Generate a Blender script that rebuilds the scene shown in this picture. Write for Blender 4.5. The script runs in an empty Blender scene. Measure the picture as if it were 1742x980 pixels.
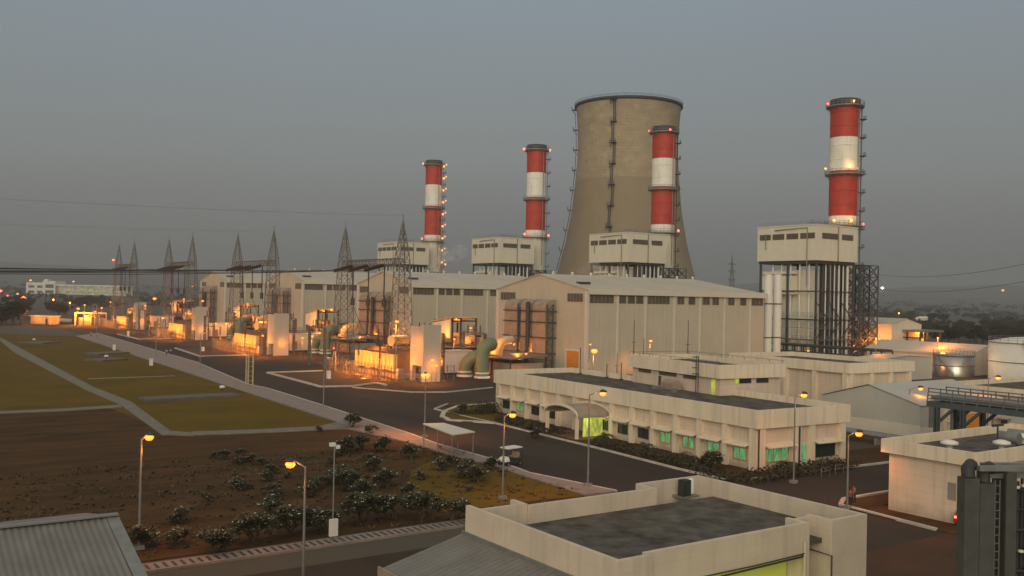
import bpy, bmesh, math, random
from mathutils import Vector, Matrix
R = math.radians
sc = bpy.context.scene
COL = sc.collection
random.seed(7)

# ------------------------------------------------------------------ camera, world, sun, exposure
CAM_Z = 18.0
FPX = 1600.0                     # focal length in pixels of the 1742 px wide photograph
YAW, PITCH, ROLL = R(34.8), R(.43), R(1.2)
fwd = Vector((math.sin(YAW)*math.cos(PITCH), math.cos(YAW)*math.cos(PITCH), math.sin(PITCH)))
rgt0 = Vector((math.cos(YAW), -math.sin(YAW), 0)); up0 = rgt0.cross(fwd)
rgt = rgt0*math.cos(ROLL) + up0*math.sin(ROLL)
upv = up0*math.cos(ROLL) - rgt0*math.sin(ROLL)
CP = Vector((0, 0, CAM_Z))
cam = bpy.data.cameras.new('camera'); camo = bpy.data.objects.new('camera', cam); COL.objects.link(camo)
cam.sensor_width = 36; cam.lens = 36*FPX/1742; cam.clip_end = 40000; cam.clip_start = .5
camo.matrix_world = Matrix(((rgt.x, upv.x, -fwd.x, 0), (rgt.y, upv.y, -fwd.y, 0), (rgt.z, upv.z, -fwd.z, CAM_Z), (0, 0, 0, 1)))
sc.camera = camo

sc.view_settings.view_transform = 'Standard'; sc.view_settings.look = 'None'
sc.view_settings.exposure = 0; sc.view_settings.gamma = 1
sc.view_settings.use_curve_mapping = False

SUN_AZ = R(226)                # compass-like angle from +Y towards +X; the afterglow lies behind the camera
SKY_GAIN = 1.1
w = bpy.data.worlds.new('World'); sc.world = w; w.use_nodes = True
nt = w.node_tree; nt.nodes.clear()
def wn(t, **k):
    n = nt.nodes.new(t)
    for a, b in k.items(): setattr(n, a, b)
    return n
out = wn('ShaderNodeOutputWorld'); bg = wn('ShaderNodeBackground'); add = wn('ShaderNodeAddShader'); bg2 = wn('ShaderNodeBackground')
sky = wn('ShaderNodeTexSky', sky_type='NISHITA'); sky.sun_disc = False
sky.sun_elevation = R(1.0); sky.sun_rotation = SUN_AZ; sky.air_density = 2; sky.dust_density = 4; sky.altitude = 0
bg.inputs[1].default_value = .05
nt.links.new(sky.outputs[0], bg.inputs[0])
tc = wn('ShaderNodeTexCoord'); sep = wn('ShaderNodeSeparateXYZ'); ramp = wn('ShaderNodeValToRGB')
nt.links.new(tc.outputs['Generated'], sep.inputs[0]); nt.links.new(sep.outputs[2], ramp.inputs[0])
cr = ramp.color_ramp
cr.elements[0].position = 0.0; cr.elements[0].color = (.140, .138, .132, 1)
cr.elements[1].position = 1.0; cr.elements[1].color = (.44, .425, .385, 1)
for p, c in ((.05, (.160, .170, .168)), (.14, (.182, .214, .224)), (.30, (.195, .243, .292))):
    e = cr.elements.new(p); e.color = (*c, 1)
# warm afterglow low in the sky behind the camera
dot = wn('ShaderNodeVectorMath', operation='DOT_PRODUCT'); dot.inputs[1].default_value = (math.sin(SUN_AZ), math.cos(SUN_AZ), .12)
mr = wn('ShaderNodeMapRange'); mr.inputs[1].default_value = .35; mr.inputs[2].default_value = 1.0
pw = wn('ShaderNodeMath', operation='POWER'); pw.inputs[1].default_value = 1.6
mx = wn('ShaderNodeMixRGB'); mx.inputs[2].default_value = (1.40, 1.24, .93, 1)
nt.links.new(tc.outputs['Generated'], dot.inputs[0]); nt.links.new(dot.outputs['Value'], mr.inputs[0])
nt.links.new(mr.outputs[0], pw.inputs[0]); nt.links.new(pw.outputs[0], mx.inputs[0]); nt.links.new(ramp.outputs[0], mx.inputs[1])
# very soft uneven cloud veil
nz = wn('ShaderNodeTexNoise'); nz.inputs['Scale'].default_value = 1.6; nz.inputs['Detail'].default_value = 3
mp = wn('ShaderNodeMapping'); mp.inputs['Scale'].default_value = (1, 1, 3)
nt.links.new(tc.outputs['Generated'], mp.inputs[0]); nt.links.new(mp.outputs[0], nz.inputs['Vector'])
mr2 = wn('ShaderNodeMapRange'); mr2.inputs[3].default_value = .93; mr2.inputs[4].default_value = 1.07
nt.links.new(nz.outputs[0], mr2.inputs[0])
mul = wn('ShaderNodeVectorMath', operation='SCALE'); nt.links.new(mx.outputs[0], mul.inputs[0]); nt.links.new(mr2.outputs[0], mul.inputs['Scale'])
nt.links.new(mul.outputs[0], bg2.inputs[0]); bg2.inputs[1].default_value = SKY_GAIN
nt.links.new(bg.outputs[0], add.inputs[0]); nt.links.new(bg2.outputs[0], add.inputs[1]); nt.links.new(add.outputs[0], out.inputs[0])

sun = bpy.data.lights.new('sun', 'SUN'); suno = bpy.data.objects.new('sun', sun); COL.objects.link(suno)
sun.energy = .85; sun.angle = R(35); sun.color = (1, .92, .74)
suno.rotation_euler = Vector((math.sin(SUN_AZ), math.cos(SUN_AZ), .32)).to_track_quat('Z', 'Y').to_euler()

# ------------------------------------------------------------------ survey helpers (photo pixel -> metres on a plane)
def ray(px, py): return fwd*FPX + rgt*(px-871) - upv*(py-490)
def G(px, py, z=0.):
    d = ray(px, py); p = CP + d*((z-CAM_Z)/d.z); return Vector((p.x, p.y, z))
def onX(px, py, X):
    d = ray(px, py); return CP + d*(X/d.x)
def onY(px, py, Y):
    d = ray(px, py); return CP + d*(Y/d.y)
def zat(x, y, py):
    k = x*fwd.x + y*fwd.y       # horizontal depth; solve row(z) = py
    a, b = -60., 300.
    for _ in range(50):
        m = (a+b)/2; v = Vector((x, y, m))-CP; r = 490-(v@upv if False else v.dot(upv))*FPX/v.dot(fwd)
        if r > py: a = m
        else: b = m
    return m

# ------------------------------------------------------------------ materials
MATS = {}
def mat(name, col, rough=.75, metal=0., var=.12, scale=.6, bump=0., bscale=8., emit=None, est=0., streak=None, spec=.35, col2=None, nstretch=(1, 1, 1), waves=None, seams=None, grime=0):
    """principled surface whose colour wanders between two tones by noise in object space"""
    if name in MATS: return MATS[name]
    m = bpy.data.materials.new(name); m.use_nodes = True; t = m.node_tree; n = t.nodes; L = t.links
    p = n['Principled BSDF']; p.inputs['Roughness'].default_value = rough; p.inputs['Metallic'].default_value = metal
    p.inputs['Specular IOR Level'].default_value = spec
    tcn = n.new('ShaderNodeTexCoord'); mpn = n.new('ShaderNodeMapping'); mpn.inputs['Scale'].default_value = nstretch
    L.new(tcn.outputs['Object'], mpn.inputs[0])
    nn = n.new('ShaderNodeTexNoise'); nn.inputs['Scale'].default_value = scale; nn.inputs['Detail'].default_value = 6; nn.inputs['Roughness'].default_value = .6
    L.new(mpn.outputs[0], nn.inputs['Vector'])
    mxn = n.new('ShaderNodeMixRGB')
    if col2 is None:
        mxn.inputs[1].default_value = (*[c*(1-var) for c in col], 1); mxn.inputs[2].default_value = (*[min(1, c*(1+var)) for c in col], 1)
    else:
        mxn.inputs[1].default_value = (*col, 1); mxn.inputs[2].default_value = (*col2, 1)
    rr = n.new('ShaderNodeMapRange'); rr.inputs[1].default_value = .3; rr.inputs[2].default_value = .7
    L.new(nn.outputs[0], rr.inputs[0]); L.new(rr.outputs[0], mxn.inputs[0])
    last = mxn.outputs[0]
    if streak:                                        # vertical rain streaks
        m2 = n.new('ShaderNodeMapping'); m2.inputs['Scale'].default_value = (1.3, 1.3, .07)
        L.new(tcn.outputs['Object'], m2.inputs[0]); n2 = n.new('ShaderNodeTexNoise'); n2.inputs['Scale'].default_value = 1.4; n2.inputs['Detail'].default_value = 5
        L.new(m2.outputs[0], n2.inputs['Vector']); r2 = n.new('ShaderNodeMapRange'); r2.inputs[1].default_value = .5; r2.inputs[2].default_value = .78
        r2.inputs[3].default_value = 0; r2.inputs[4].default_value = streak; L.new(n2.outputs[0], r2.inputs[0])
        x2 = n.new('ShaderNodeMixRGB'); x2.inputs[2].default_value = (*[c*.45 for c in col], 1); L.new(r2.outputs[0], x2.inputs[0]); L.new(last, x2.inputs[1]); last = x2.outputs[0]
    if seams or grime:
        sx = n.new('ShaderNodeSeparateXYZ'); L.new(tcn.outputs['Object'], sx.inputs[0])
    for ax, sp, wd, st in (seams or ()):              # thin panel joints every sp metres along one axis
        a1 = n.new('ShaderNodeMath'); a1.operation = 'MULTIPLY'; a1.inputs[1].default_value = 1/sp; L.new(sx.outputs[ax], a1.inputs[0])
        a0 = n.new('ShaderNodeMath'); a0.operation = 'ADD'; a0.inputs[1].default_value = 100.47; L.new(a1.outputs[0], a0.inputs[0])
        a2 = n.new('ShaderNodeMath'); a2.operation = 'FRACT'; L.new(a0.outputs[0], a2.inputs[0])
        a3 = n.new('ShaderNodeMath'); a3.operation = 'LESS_THAN'; a3.inputs[1].default_value = wd/sp; L.new(a2.outputs[0], a3.inputs[0])
        a4 = n.new('ShaderNodeMath'); a4.operation = 'MULTIPLY'; a4.inputs[1].default_value = st; L.new(a3.outputs[0], a4.inputs[0])
        x4 = n.new('ShaderNodeMixRGB'); x4.inputs[2].default_value = (*[c*.4 for c in col], 1); L.new(a4.outputs[0], x4.inputs[0]); L.new(last, x4.inputs[1]); last = x4.outputs[0]
    if grime:                                         # splash dirt of uneven height at the foot of a wall
        n5 = n.new('ShaderNodeTexNoise'); n5.inputs['Scale'].default_value = .9; n5.inputs['Detail'].default_value = 5; L.new(tcn.outputs['Object'], n5.inputs['Vector'])
        b1 = n.new('ShaderNodeMath'); b1.operation = 'MULTIPLY'; b1.inputs[1].default_value = 2.4; L.new(n5.outputs[0], b1.inputs[0])
        b2 = n.new('ShaderNodeMath'); b2.operation = 'SUBTRACT'; L.new(b1.outputs[0], b2.inputs[0]); L.new(sx.outputs[2], b2.inputs[1])
        b3 = n.new('ShaderNodeMath'); b3.operation = 'MULTIPLY'; b3.use_clamp = True; b3.inputs[1].default_value = grime; L.new(b2.outputs[0], b3.inputs[0])
        x5 = n.new('ShaderNodeMixRGB'); x5.inputs[2].default_value = (.16, .115, .08, 1); L.new(b3.outputs[0], x5.inputs[0]); L.new(last, x5.inputs[1]); last = x5.outputs[0]
    L.new(last, p.inputs['Base Color'])
    if waves:                                         # corrugation / slats along one axis: (axis, metres per wave, strength)
        wv = n.new('ShaderNodeTexWave'); wv.wave_type = 'BANDS'; wv.bands_direction = waves[0]; wv.inputs['Scale'].default_value = .314/waves[1]
        L.new(tcn.outputs['Object'], wv.inputs['Vector']); b = n.new('ShaderNodeBump'); b.inputs['Strength'].default_value = waves[2]; b.inputs['Distance'].default_value = .1
        L.new(wv.outputs[0], b.inputs['Height']); L.new(b.outputs[0], p.inputs['Normal'])
    elif bump:
        n3 = n.new('ShaderNodeTexNoise'); n3.inputs['Scale'].default_value = bscale; n3.inputs['Detail'].default_value = 4; L.new(tcn.outputs['Object'], n3.inputs['Vector'])
        b = n.new('ShaderNodeBump'); b.inputs['Strength'].default_value = bump; b.inputs['Distance'].default_value = .08
        L.new(n3.outputs[0], b.inputs['Height']); L.new(b.outputs[0], p.inputs['Normal'])
    if emit:
        p.inputs['Emission Color'].default_value = (*emit, 1); p.inputs['Emission Strength'].default_value = est
    MATS[name] = m; return m

M = dict(
 cream=mat('cream_render', (.66, .52, .39), var=.09, scale=.35, streak=.4, bump=.15, seams=((2, .62, .04, .22),), grime=.35),
 cream2=mat('cream_parapet', (.77, .635, .47), var=.08, scale=.3, streak=.42, bump=.15, seams=((0, 4.8, .05, .35), (1, 4.8, .05, .35))),
 fore=mat('foreground_paint', (.60, .50, .385), var=.08, scale=.5, streak=.32, bump=.15, seams=((2, 1.3, .02, .2), )),
 slab=mat('slab_wall_paint', (.50, .44, .35), var=.05, scale=.4, streak=.15),
 clad=mat('hall_cladding', (.53, .465, .35), rough=.55, var=.06, scale=.15, streak=.25, seams=((0, 1.5, .12, .16), (1, 1.5, .12, .16)), grime=.2),
 hroof=mat('hall_roofing', (.50, .44, .345), rough=.6, var=.09, scale=.12, streak=.15, seams=((0, 1.0, .12, .18),)),
 hrsg=mat('boiler_cladding', (.72, .655, .51), rough=.55, var=.05, scale=.2, streak=.25, seams=((0, 1.2, .1, .12), (1, 1.2, .1, .12))),
 trim=mat('pale_trim', (.64, .58, .47), rough=.6, var=.04),
 white=mat('white_paint', (.72, .69, .62), rough=.5, var=.05, scale=.8, streak=.12),
 roofdark=mat('tarred_roof', (.050, .042, .034), col2=(.16, .14, .115), rough=.9, spec=.1, scale=.8, bump=.4, bscale=5),
 concrete=mat('weathered_concrete', (.27, .235, .19), var=.22, scale=.5, bump=.3, streak=.25),
  pathc=mat('path_concrete', (.175, .15, .115), var=.25, scale=.8, bump=.2), pave=mat('pavement_concrete', (.25, .195, .16), var=.18, scale=.8, bump=.2),
 kerb=mat('kerb_concrete', (.50, .44, .38), var=.2, scale=1.2),
 asphalt=mat('asphalt', (.036, .027, .019), col2=(.060, .045, .032), rough=.85, spec=.15, scale=.10, nstretch=(1.6, .35, 1), bump=.2, bscale=20),
 gravel=mat('gravel_yard', (.075, .050, .034), col2=(.12, .085, .06), rough=.95, spec=.1, scale=.9, bump=.7, bscale=6),
 grass=mat('lawn_grass', (.095, .067, .010), col2=(.155, .095, .016), rough=.95, spec=.05, scale=.07, bump=.4, bscale=12),
 soil=mat('dry_field', (.046, .030, .013), col2=(.112, .058, .026), rough=.97, spec=.05, scale=.22, nstretch=(.35, 1.6, 1), bump=.8, bscale=3),
 earth=mat('plain_earth', (.10, .085, .06), col2=(.065, .06, .04), rough=.97, scale=.012, bump=.2, bscale=.5),
 hill=mat('hill_scrub', (.07, .065, .05), var=.3, scale=.004, rough=.97),
 dark=mat('dark_steel', (.045, .043, .042), rough=.6, var=.2),
 steel=mat('galvanised_steel', (.24, .235, .22), rough=.5, metal=.4, var=.18, scale=1.5),
 bluesteel=mat('blue_grey_steel', (.085, .095, .10), rough=.5, metal=.2, var=.15),
 lattice=mat('lattice_steel', (.17, .165, .15), rough=.6, metal=.3, var=.15),
 red=mat('chimney_red', (.45, .045, .022), rough=.55, var=.16, scale=.35, streak=.45),
 cwhite=mat('chimney_white', (.80, .76, .66), rough=.5, var=.07, scale=.35, streak=.35),
 tower=mat('cooling_tower_old', (.36, .285, .185), var=.16, scale=.16, streak=.35, nstretch=(1, 1, 1.6), bump=.2),
 tower2=mat('cooling_tower_coated', (.285, .22, .14), var=.06, scale=.1, streak=.2),
 louvre=mat('louvre_dark', (.13, .105, .07), rough=.6, var=.2, waves=('Z', .25, .8)),
 glass=mat('dark_glass', (.035, .045, .04), rough=.15, var=.2, spec=.5),
 duct=mat('duct_cladding', (.33, .25, .185), rough=.6, var=.15, streak=.2, waves=('Z', 1.2, .3)),
 orange=mat('orange_door', (.62, .24, .03), rough=.5, var=.06, waves=('Z', .35, .25)),
 green=mat('green_pipe_paint', (.19, .21, .11), rough=.5, var=.1, scale=.5, streak=.2),
 tank=mat('brushed_tank', (.42, .39, .34), rough=.28, metal=.85, var=.12, scale=.5, nstretch=(1, 1, .1)),
 corr=mat('corrugated_sheet', (.19, .175, .155), rough=.5, metal=.25, var=.14, scale=.7),
 gshed=mat('grey_shed_cladding', (.46, .43, .375), rough=.55, var=.06, scale=.3, waves=('Y', .5, .15)),
 leaf=mat('leaf', (.055, .055, .022), col2=(.095, .085, .038), rough=.8, scale=2.),
 leafdk=mat('leaf_dark', (.030, .030, .014), col2=(.052, .048, .022), rough=.85, scale=.6),
 hedge=mat('hedge_leaf', (.04, .04, .018), col2=(.075, .05, .03), rough=.9, scale=1.2),
 bark=mat('bark', (.09, .065, .045), rough=.9, var=.2),
 petal=mat('petal', (.75, .72, .62), rough=.7, var=.05),
 insul=mat('insulator', (.05, .03, .025), rough=.3, var=.1),
 tankshade=mat('transformer_tank_shaded', (.17, .115, .065), var=.2, scale=.8),  # darkened tone puts shade into the gaps between the radiators
 xfmr=mat('transformer_paint', (.48, .38, .22), rough=.5, var=.12, scale=.8),
 skin=mat('skin', (.22, .12, .07), rough=.6, var=.05), gsteel=mat('grey_green_steel', (.072, .075, .066), rough=.6, var=.2, scale=1.5, streak=.4), hair=mat('hair', (.015, .012, .01), rough=.7),
 shirtw=mat('shirt_white', (.7, .7, .66), rough=.9, var=.05), shirtr=mat('shirt_red', (.30, .03, .03), rough=.9, var=.05),
 shirtt=mat('shirt_tan', (.26, .17, .12), rough=.9, var=.05), trouser=mat('trousers_dark', (.03, .028, .035), rough=.9, var=.05),
 carred=mat('car_red', (.35, .03, .02), rough=.3, var=.05), rubber=mat('rubber', (.02, .02, .02), rough=.8),
 sodium=mat('sodium_lamp', (1, .6, .2), emit=(1, .20, .018), est=2.7, var=0),
 sodium2=mat('sodium_lamp_far', (1, .6, .2), emit=(1, .22, .02), est=2.6, var=0),
 whitel=mat('white_lamp', (1, 1, 1), emit=(1, .93, .8), est=14, var=0),
 redl=mat('red_lamp', (1, .1, .1), emit=(1, .07, .05), est=8, var=0),
 gwin=mat('lit_green_glass', (.1, .3, .15), emit=(.19, .52, .23), est=.42, var=.1, scale=1.5, rough=.2),
 ywin=mat('lit_yellow_glass', (.3, .3, .1), emit=(.55, .62, .08), est=.55, var=.1),
 officew=mat('office_lit_glass', (.3, .3, .2), emit=(.75, .72, .42), est=.30, var=.4, scale=.2),
 dusty=mat('dusty_asphalt', (.125, .056, .032), col2=(.066, .041, .027), rough=.9, spec=.1, scale=.18, bump=.2, bscale=20),
 terra=mat('terracotta_paving', (.17, .085, .06), var=.15, scale=2., bump=.2),
 acdark=mat('fan_unit_dark', (.03, .035, .035), rough=.5, var=.1),
)

for nm in ('cooling_tower_old',):                    # horizontal lift joints and lighter cast panels
    t_ = MATS[nm].node_tree; n_ = t_.nodes; p_ = n_['Principled BSDF']; src = p_.inputs['Base Color'].links[0].from_socket
    tcn = n_.new('ShaderNodeTexCoord'); br = n_.new('ShaderNodeTexBrick'); br.offset = .5
    mp_ = n_.new('ShaderNodeMapping'); sx = n_.new('ShaderNodeSeparateXYZ'); at = n_.new('ShaderNodeMath'); at.operation = 'ARCTAN2'; ml = n_.new('ShaderNodeMath'); ml.operation = 'MULTIPLY'; ml.inputs[1].default_value = 27
    cb = n_.new('ShaderNodeCombineXYZ'); t_.links.new(tcn.outputs['Object'], sx.inputs[0]); t_.links.new(sx.outputs[1], at.inputs[0]); t_.links.new(sx.outputs[0], at.inputs[1]); t_.links.new(at.outputs[0], ml.inputs[0]); t_.links.new(ml.outputs[0], cb.inputs[0]); t_.links.new(sx.outputs[2], cb.inputs[1])
    t_.links.new(cb.outputs[0], br.inputs['Vector']); br.inputs['Scale'].default_value = 1; br.inputs['Brick Width'].default_value = 4.2; br.inputs['Row Height'].default_value = 1.5; br.inputs['Mortar Size'].default_value = .09
    br.inputs['Color1'].default_value = (.94, .94, .94, 1); br.inputs['Color2'].default_value = (1.05, 1.05, 1.04, 1); br.inputs['Mortar'].default_value = (.80, .78, .76, 1)
    mm = n_.new('ShaderNodeMixRGB'); mm.blend_type = 'MULTIPLY'; mm.inputs[0].default_value = .8; t_.links.new(src, mm.inputs[1]); t_.links.new(br.outputs['Color'], mm.inputs[2]); t_.links.new(mm.outputs[0], p_.inputs['Base Color'])

for nm in ('lit_green_glass', 'lit_yellow_glass', 'office_lit_glass'):   # curtains and furniture behind the panes: uneven brightness
    t_ = MATS[nm].node_tree; n_ = t_.nodes; p_ = n_['Principled BSDF']; base = p_.inputs['Emission Strength'].default_value
    tcn = n_.new('ShaderNodeTexCoord'); mp_ = n_.new('ShaderNodeMapping'); mp_.inputs['Scale'].default_value = (2.2, 2.2, .8) if nm != 'office_lit_glass' else (.12, .12, .3)
    nn = n_.new('ShaderNodeTexNoise'); nn.inputs['Scale'].default_value = 1.6; nn.inputs['Detail'].default_value = 3; mr_ = n_.new('ShaderNodeMapRange')
    mr_.inputs[1].default_value = .35; mr_.inputs[2].default_value = .65; mr_.inputs[3].default_value = base*.35; mr_.inputs[4].default_value = base*1.35
    t_.links.new(tcn.outputs['Object'], mp_.inputs[0]); t_.links.new(mp_.outputs[0], nn.inputs['Vector']); t_.links.new(nn.outputs[0], mr_.inputs[0]); t_.links.new(mr_.outputs[0], p_.inputs['Emission Strength'])

# ------------------------------------------------------------------ mesh helpers
class MB:
    def __init__(s): s.v = []; s.f = []; s.mi = []; s.m = 0; s.sm = []; s.smooth = False
    def add(s, vs, fs):
        o = len(s.v); s.v += [tuple(v) for v in vs]
        for f in fs: s.f.append([i+o for i in f]); s.mi.append(s.m); s.sm.append(s.smooth)
        return s
    def box(s, x0, y0, z0, x1, y1, z1):
        if x0 > x1: x0, x1 = x1, x0
        if y0 > y1: y0, y1 = y1, y0
        if z0 > z1: z0, z1 = z1, z0
        vs = [(x, y, z) for z in (z0, z1) for x, y in ((x0, y0), (x1, y0), (x1, y1), (x0, y1))]
        return s.add(vs, [(3, 2, 1, 0), (4, 5, 6, 7), (0, 1, 5, 4), (1, 2, 6, 5), (2, 3, 7, 6), (3, 0, 4, 7)])
    def bar(s, a, b, w, h=None):
        """rectangular bar from a to b"""
        a, b = Vector(a), Vector(b); h = h or w; d = (b-a)
        if d.length < 1e-6: return s
        d.normalize(); u = d.cross(Vector((0, 0, 1)))
        if u.length < .01: u = Vector((1, 0, 0))
        u.normalize(); v = d.cross(u); vs = []
        for p in (a, b):
            for i, j in ((-1, -1), (1, -1), (1, 1), (-1, 1)): vs.append(p + u*(i*w/2) + v*(j*h/2))
        return s.add(vs, [(0, 1, 2, 3), (7, 6, 5, 4), (0, 4, 5, 1), (1, 5, 6, 2), (2, 6, 7, 3), (3, 7, 4, 0)])
    def tube(s, pts, r, n=10, cap=True, smooth=True):
        """round tube through points, r a number or a list"""
        pts = [Vector(p) for p in pts]; k = len(pts); rs = r if isinstance(r, (list, tuple)) else [r]*k
        o = s.smooth; s.smooth = smooth; vs = []; fs = []; pu = None
        for i, p in enumerate(pts):
            d = (pts[min(i+1, k-1)]-pts[max(i-1, 0)]).normalized()
            u = pu - d*pu.dot(d) if pu else d.cross(Vector((0, 0, 1)))
            if u.length < .05: u = d.cross(Vector((1, 0, 0)))
            u.normalize(); pu = u; v = d.cross(u)
            for j in range(n):
                a = 2*math.pi*j/n; vs.append(p + (u*math.cos(a) + v*math.sin(a))*rs[i])
        for i in range(k-1):
            for j in range(n): fs.append((i*n+j, i*n+(j+1) % n, (i+1)*n+(j+1) % n, (i+1)*n+j))
        s.add(vs, fs)
        if cap:
            s.smooth = False; s.add(vs[:n], [tuple(range(n))[::-1]]); s.add(vs[-n:], [tuple(range(n))])
        s.smooth = o; return s
    def lathe(s, prof, n=32, cx=0, cy=0, smooth=True, cap=True):
        o = s.smooth; s.smooth = smooth; vs = []; fs = []
        for r, z in prof:
            for j in range(n):
                a = 2*math.pi*j/n; vs.append((cx+r*math.cos(a), cy+r*math.sin(a), z))
        for i in range(len(prof)-1):
            for j in range(n): fs.append((i*n+j, i*n+(j+1) % n, (i+1)*n+(j+1) % n, (i+1)*n+j))
        s.add(vs, fs); s.smooth = False
        if cap:
            if prof[0][0] > .01: s.add(vs[:n], [tuple(range(n))[::-1]])
            if prof[-1][0] > .01: s.add(vs[-n:], [tuple(range(n))])
        s.smooth = o; return s
    def prism(s, poly, z0, z1):
        n = len(poly); a = sum(poly[i][0]*poly[(i+1) % n][1]-poly[(i+1) % n][0]*poly[i][1] for i in range(n))
        if a < 0: poly = poly[::-1]
        vs = [(p[0], p[1], z0) for p in poly] + [(p[0], p[1], z1) for p in poly]
        return s.add(vs, [tuple(range(n))[::-1], tuple(range(n, 2*n))] + [(i, (i+1) % n, n+(i+1) % n, n+i) for i in range(n)])
    def ring(s, x0, y0, x1, y1, t, z0, z1):
        o = [(x0, y0), (x1, y0), (x1, y1), (x0, y1)]; i = [(x0+t, y0+t), (x1-t, y0+t), (x1-t, y1-t), (x0+t, y1-t)]
        vs = [(*p, z0) for p in o]+[(*p, z0) for p in i]+[(*p, z1) for p in o]+[(*p, z1) for p in i]; fs = []
        for k in range(4):
            l = (k+1) % 4
            fs += [(k, l, 8+l, 8+k), (4+l, 4+k, 12+k, 12+l), (8+k, 8+l, 12+l, 12+k), (l, k, 4+k, 4+l)]
        return s.add(vs, fs)
    def build_each(s, name, m, parent=None):
        """every loose piece of this mesh becomes an object of its own"""
        key = {}; par = list(range(len(s.f)))
        def find(i):
            while par[i] != i: par[i] = par[par[i]]; i = par[i]
            return i
        for fi, f in enumerate(s.f):
            for vi in f:
                k = tuple(round(c, 3) for c in s.v[vi])
                if k in key: par[find(fi)] = find(key[k])
                else: key[k] = fi
        gr = {}
        for fi in range(len(s.f)): gr.setdefault(find(fi), []).append(fi)
        obs = []
        for fs in gr.values():
            q = MB(); mp = {}
            for fi in fs:
                nf = []
                for vi in s.f[fi]:
                    if vi not in mp: mp[vi] = len(q.v); q.v.append(s.v[vi])
                    nf.append(mp[vi])
                q.f.append(nf); q.mi.append(s.mi[fi]); q.sm.append(s.sm[fi])
            obs.append(q.build(name, m, parent))
        return obs
    def build(s, name, m, parent=None, loc=None, rz=0):
        me = bpy.data.meshes.new(name); me.from_pydata(s.v, [], s.f)
        for q in (m if isinstance(m, (list, tuple)) else [m]): me.materials.append(q)
        me.polygons.foreach_set('material_index', s.mi); me.polygons.foreach_set('use_smooth', s.sm); me.update()
        o = bpy.data.objects.new(name, me); COL.objects.link(o)
        if parent: o.parent = parent
        if loc is not None: o.location = loc
        if rz: o.rotation_euler.z = rz
        return o

def tag(o, label=None, cat=None, group=None, kind=None):
    for k, v in (('label', label), ('category', cat), ('group', group), ('kind', kind)):
        if v: o[k] = v
    return o
def thing(name, label, cat, loc=(0, 0, 0), rz=0, group=None):
    o = bpy.data.objects.new(name, None); COL.objects.link(o); o.location = loc; o.rotation_euler.z = rz
    o.empty_display_size = .5; return tag(o, label, cat, group)
def dup(root, loc=None, rz=None, label=None, group=None, scale=None):
    def cp(o, par):
        c = o.copy(); COL.objects.link(c); c.parent = par
        for ch in [x for x in o.children]: cp(ch, c)
        return c
    r = cp(root, None)
    if loc is not None: r.location = loc
    if rz is not None: r.rotation_euler.z = rz
    if scale: r.scale = (scale,)*3 if not isinstance(scale, tuple) else scale
    if label: r['label'] = label
    if group: r['group'] = group
    return r
LGAIN = 4.4
def plight(parent, loc, power, col=(1, .27, .022), r=.25, name='lamp_light', down=False):
    l = bpy.data.lights.new(name, 'SPOT' if down else 'POINT'); l.energy = power*(LGAIN if col[1] < .5 else 1)
    if down: l.spot_size = R(155); l.spot_blend = .7
    l.color = col; l.shadow_soft_size = r
    o = bpy.data.objects.new(name, l); COL.objects.link(o); o.location = loc; o.parent = parent; return o
# ------------------------------------------------------------------ terrain, hills, haze
def gz(x, y):
    """height of the plain: flat round the plant, rising gently far away"""
    d = math.hypot(x, y); t = max(0, d-1100)
    return 8.*(t/1000)**1.2 if t > 0 else 0.
def terrain():
    mb = MB(); mb.smooth = True; rad = [0, 60, 150, 300, 500, 800, 1100, 1300, 1600, 2000, 2500, 3000, 3600, 4200, 5000, 6500, 9000]; n = 72; rng = random.Random(3)
    vs = [(0, 0, -.03)]
    for i, r_ in enumerate(rad[1:]):
        for j in range(n):
            a = 2*math.pi*j/n; x, y = r_*math.cos(a), r_*math.sin(a)
            vs.append((x, y, gz(x, y)-.03 + (rng.uniform(-1, 1)*min(3, (r_-1100)/600) if r_ > 1300 else 0)))
    fs = [(0, 1+j, 1+(j+1) % n) for j in range(n)]
    for i in range(len(rad)-2):
        for j in range(n): a = 1+i*n; b = a+n; fs.append((a+j, b+j, b+(j+1) % n, a+(j+1) % n))
    mb.add(vs, fs); tag(mb.build('ground', M['earth']), kind='structure')
terrain()
def hills():
    mb = MB(); mb.smooth = True; rng = random.Random(5)
    for ring_, (dist, h) in enumerate(((4300, 62), (5400, 112))):
        n = 150; top = []; ph = [rng.uniform(0, 6.28) for _ in range(5)]
        vs = []
        for j in range(n):
            a = R(-70 + 150*j/(n-1)) + YAW - R(5)
            hh = h*(.55+.18*math.sin(a*7+ph[0])+.12*math.sin(a*17+ph[1])+.07*math.sin(a*41+ph[2])+.04*math.sin(a*83+ph[3]))
            for dd, k in ((-500, -.1), (-250, .45), (0, 1), (350, .5), (800, -.1)):
                d = dist+dd; x, y = d*math.sin(a), d*math.cos(a); vs.append((x, y, gz(x, y)+hh*k))
        fs = [(j*5+k, j*5+k+1, (j+1)*5+k+1, (j+1)*5+k) for j in range(n-1) for k in range(4)]
        mb.add(vs, fs)
    tag(mb.build('hills', M['hill']), kind='structure')
hills()

def sheet(name, pix, z, m, kind='structure', world=None, **k):
    pts = [tuple(G(*p)[:2]) for p in pix] if pix else []
    if world: pts += world
    mb = MB(); mb.prism(pts, z-.35, z); return tag(mb.build(name, m), kind=kind, **k)

# plant ground (dusty brown concrete apron), then roads, lawns on top
sheet('plant_ground', [], .0, M['gravel'], world=[(62, -10), (330, -10), (330, 620), (75, 620), (66, 300), (58, 150)])
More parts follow.
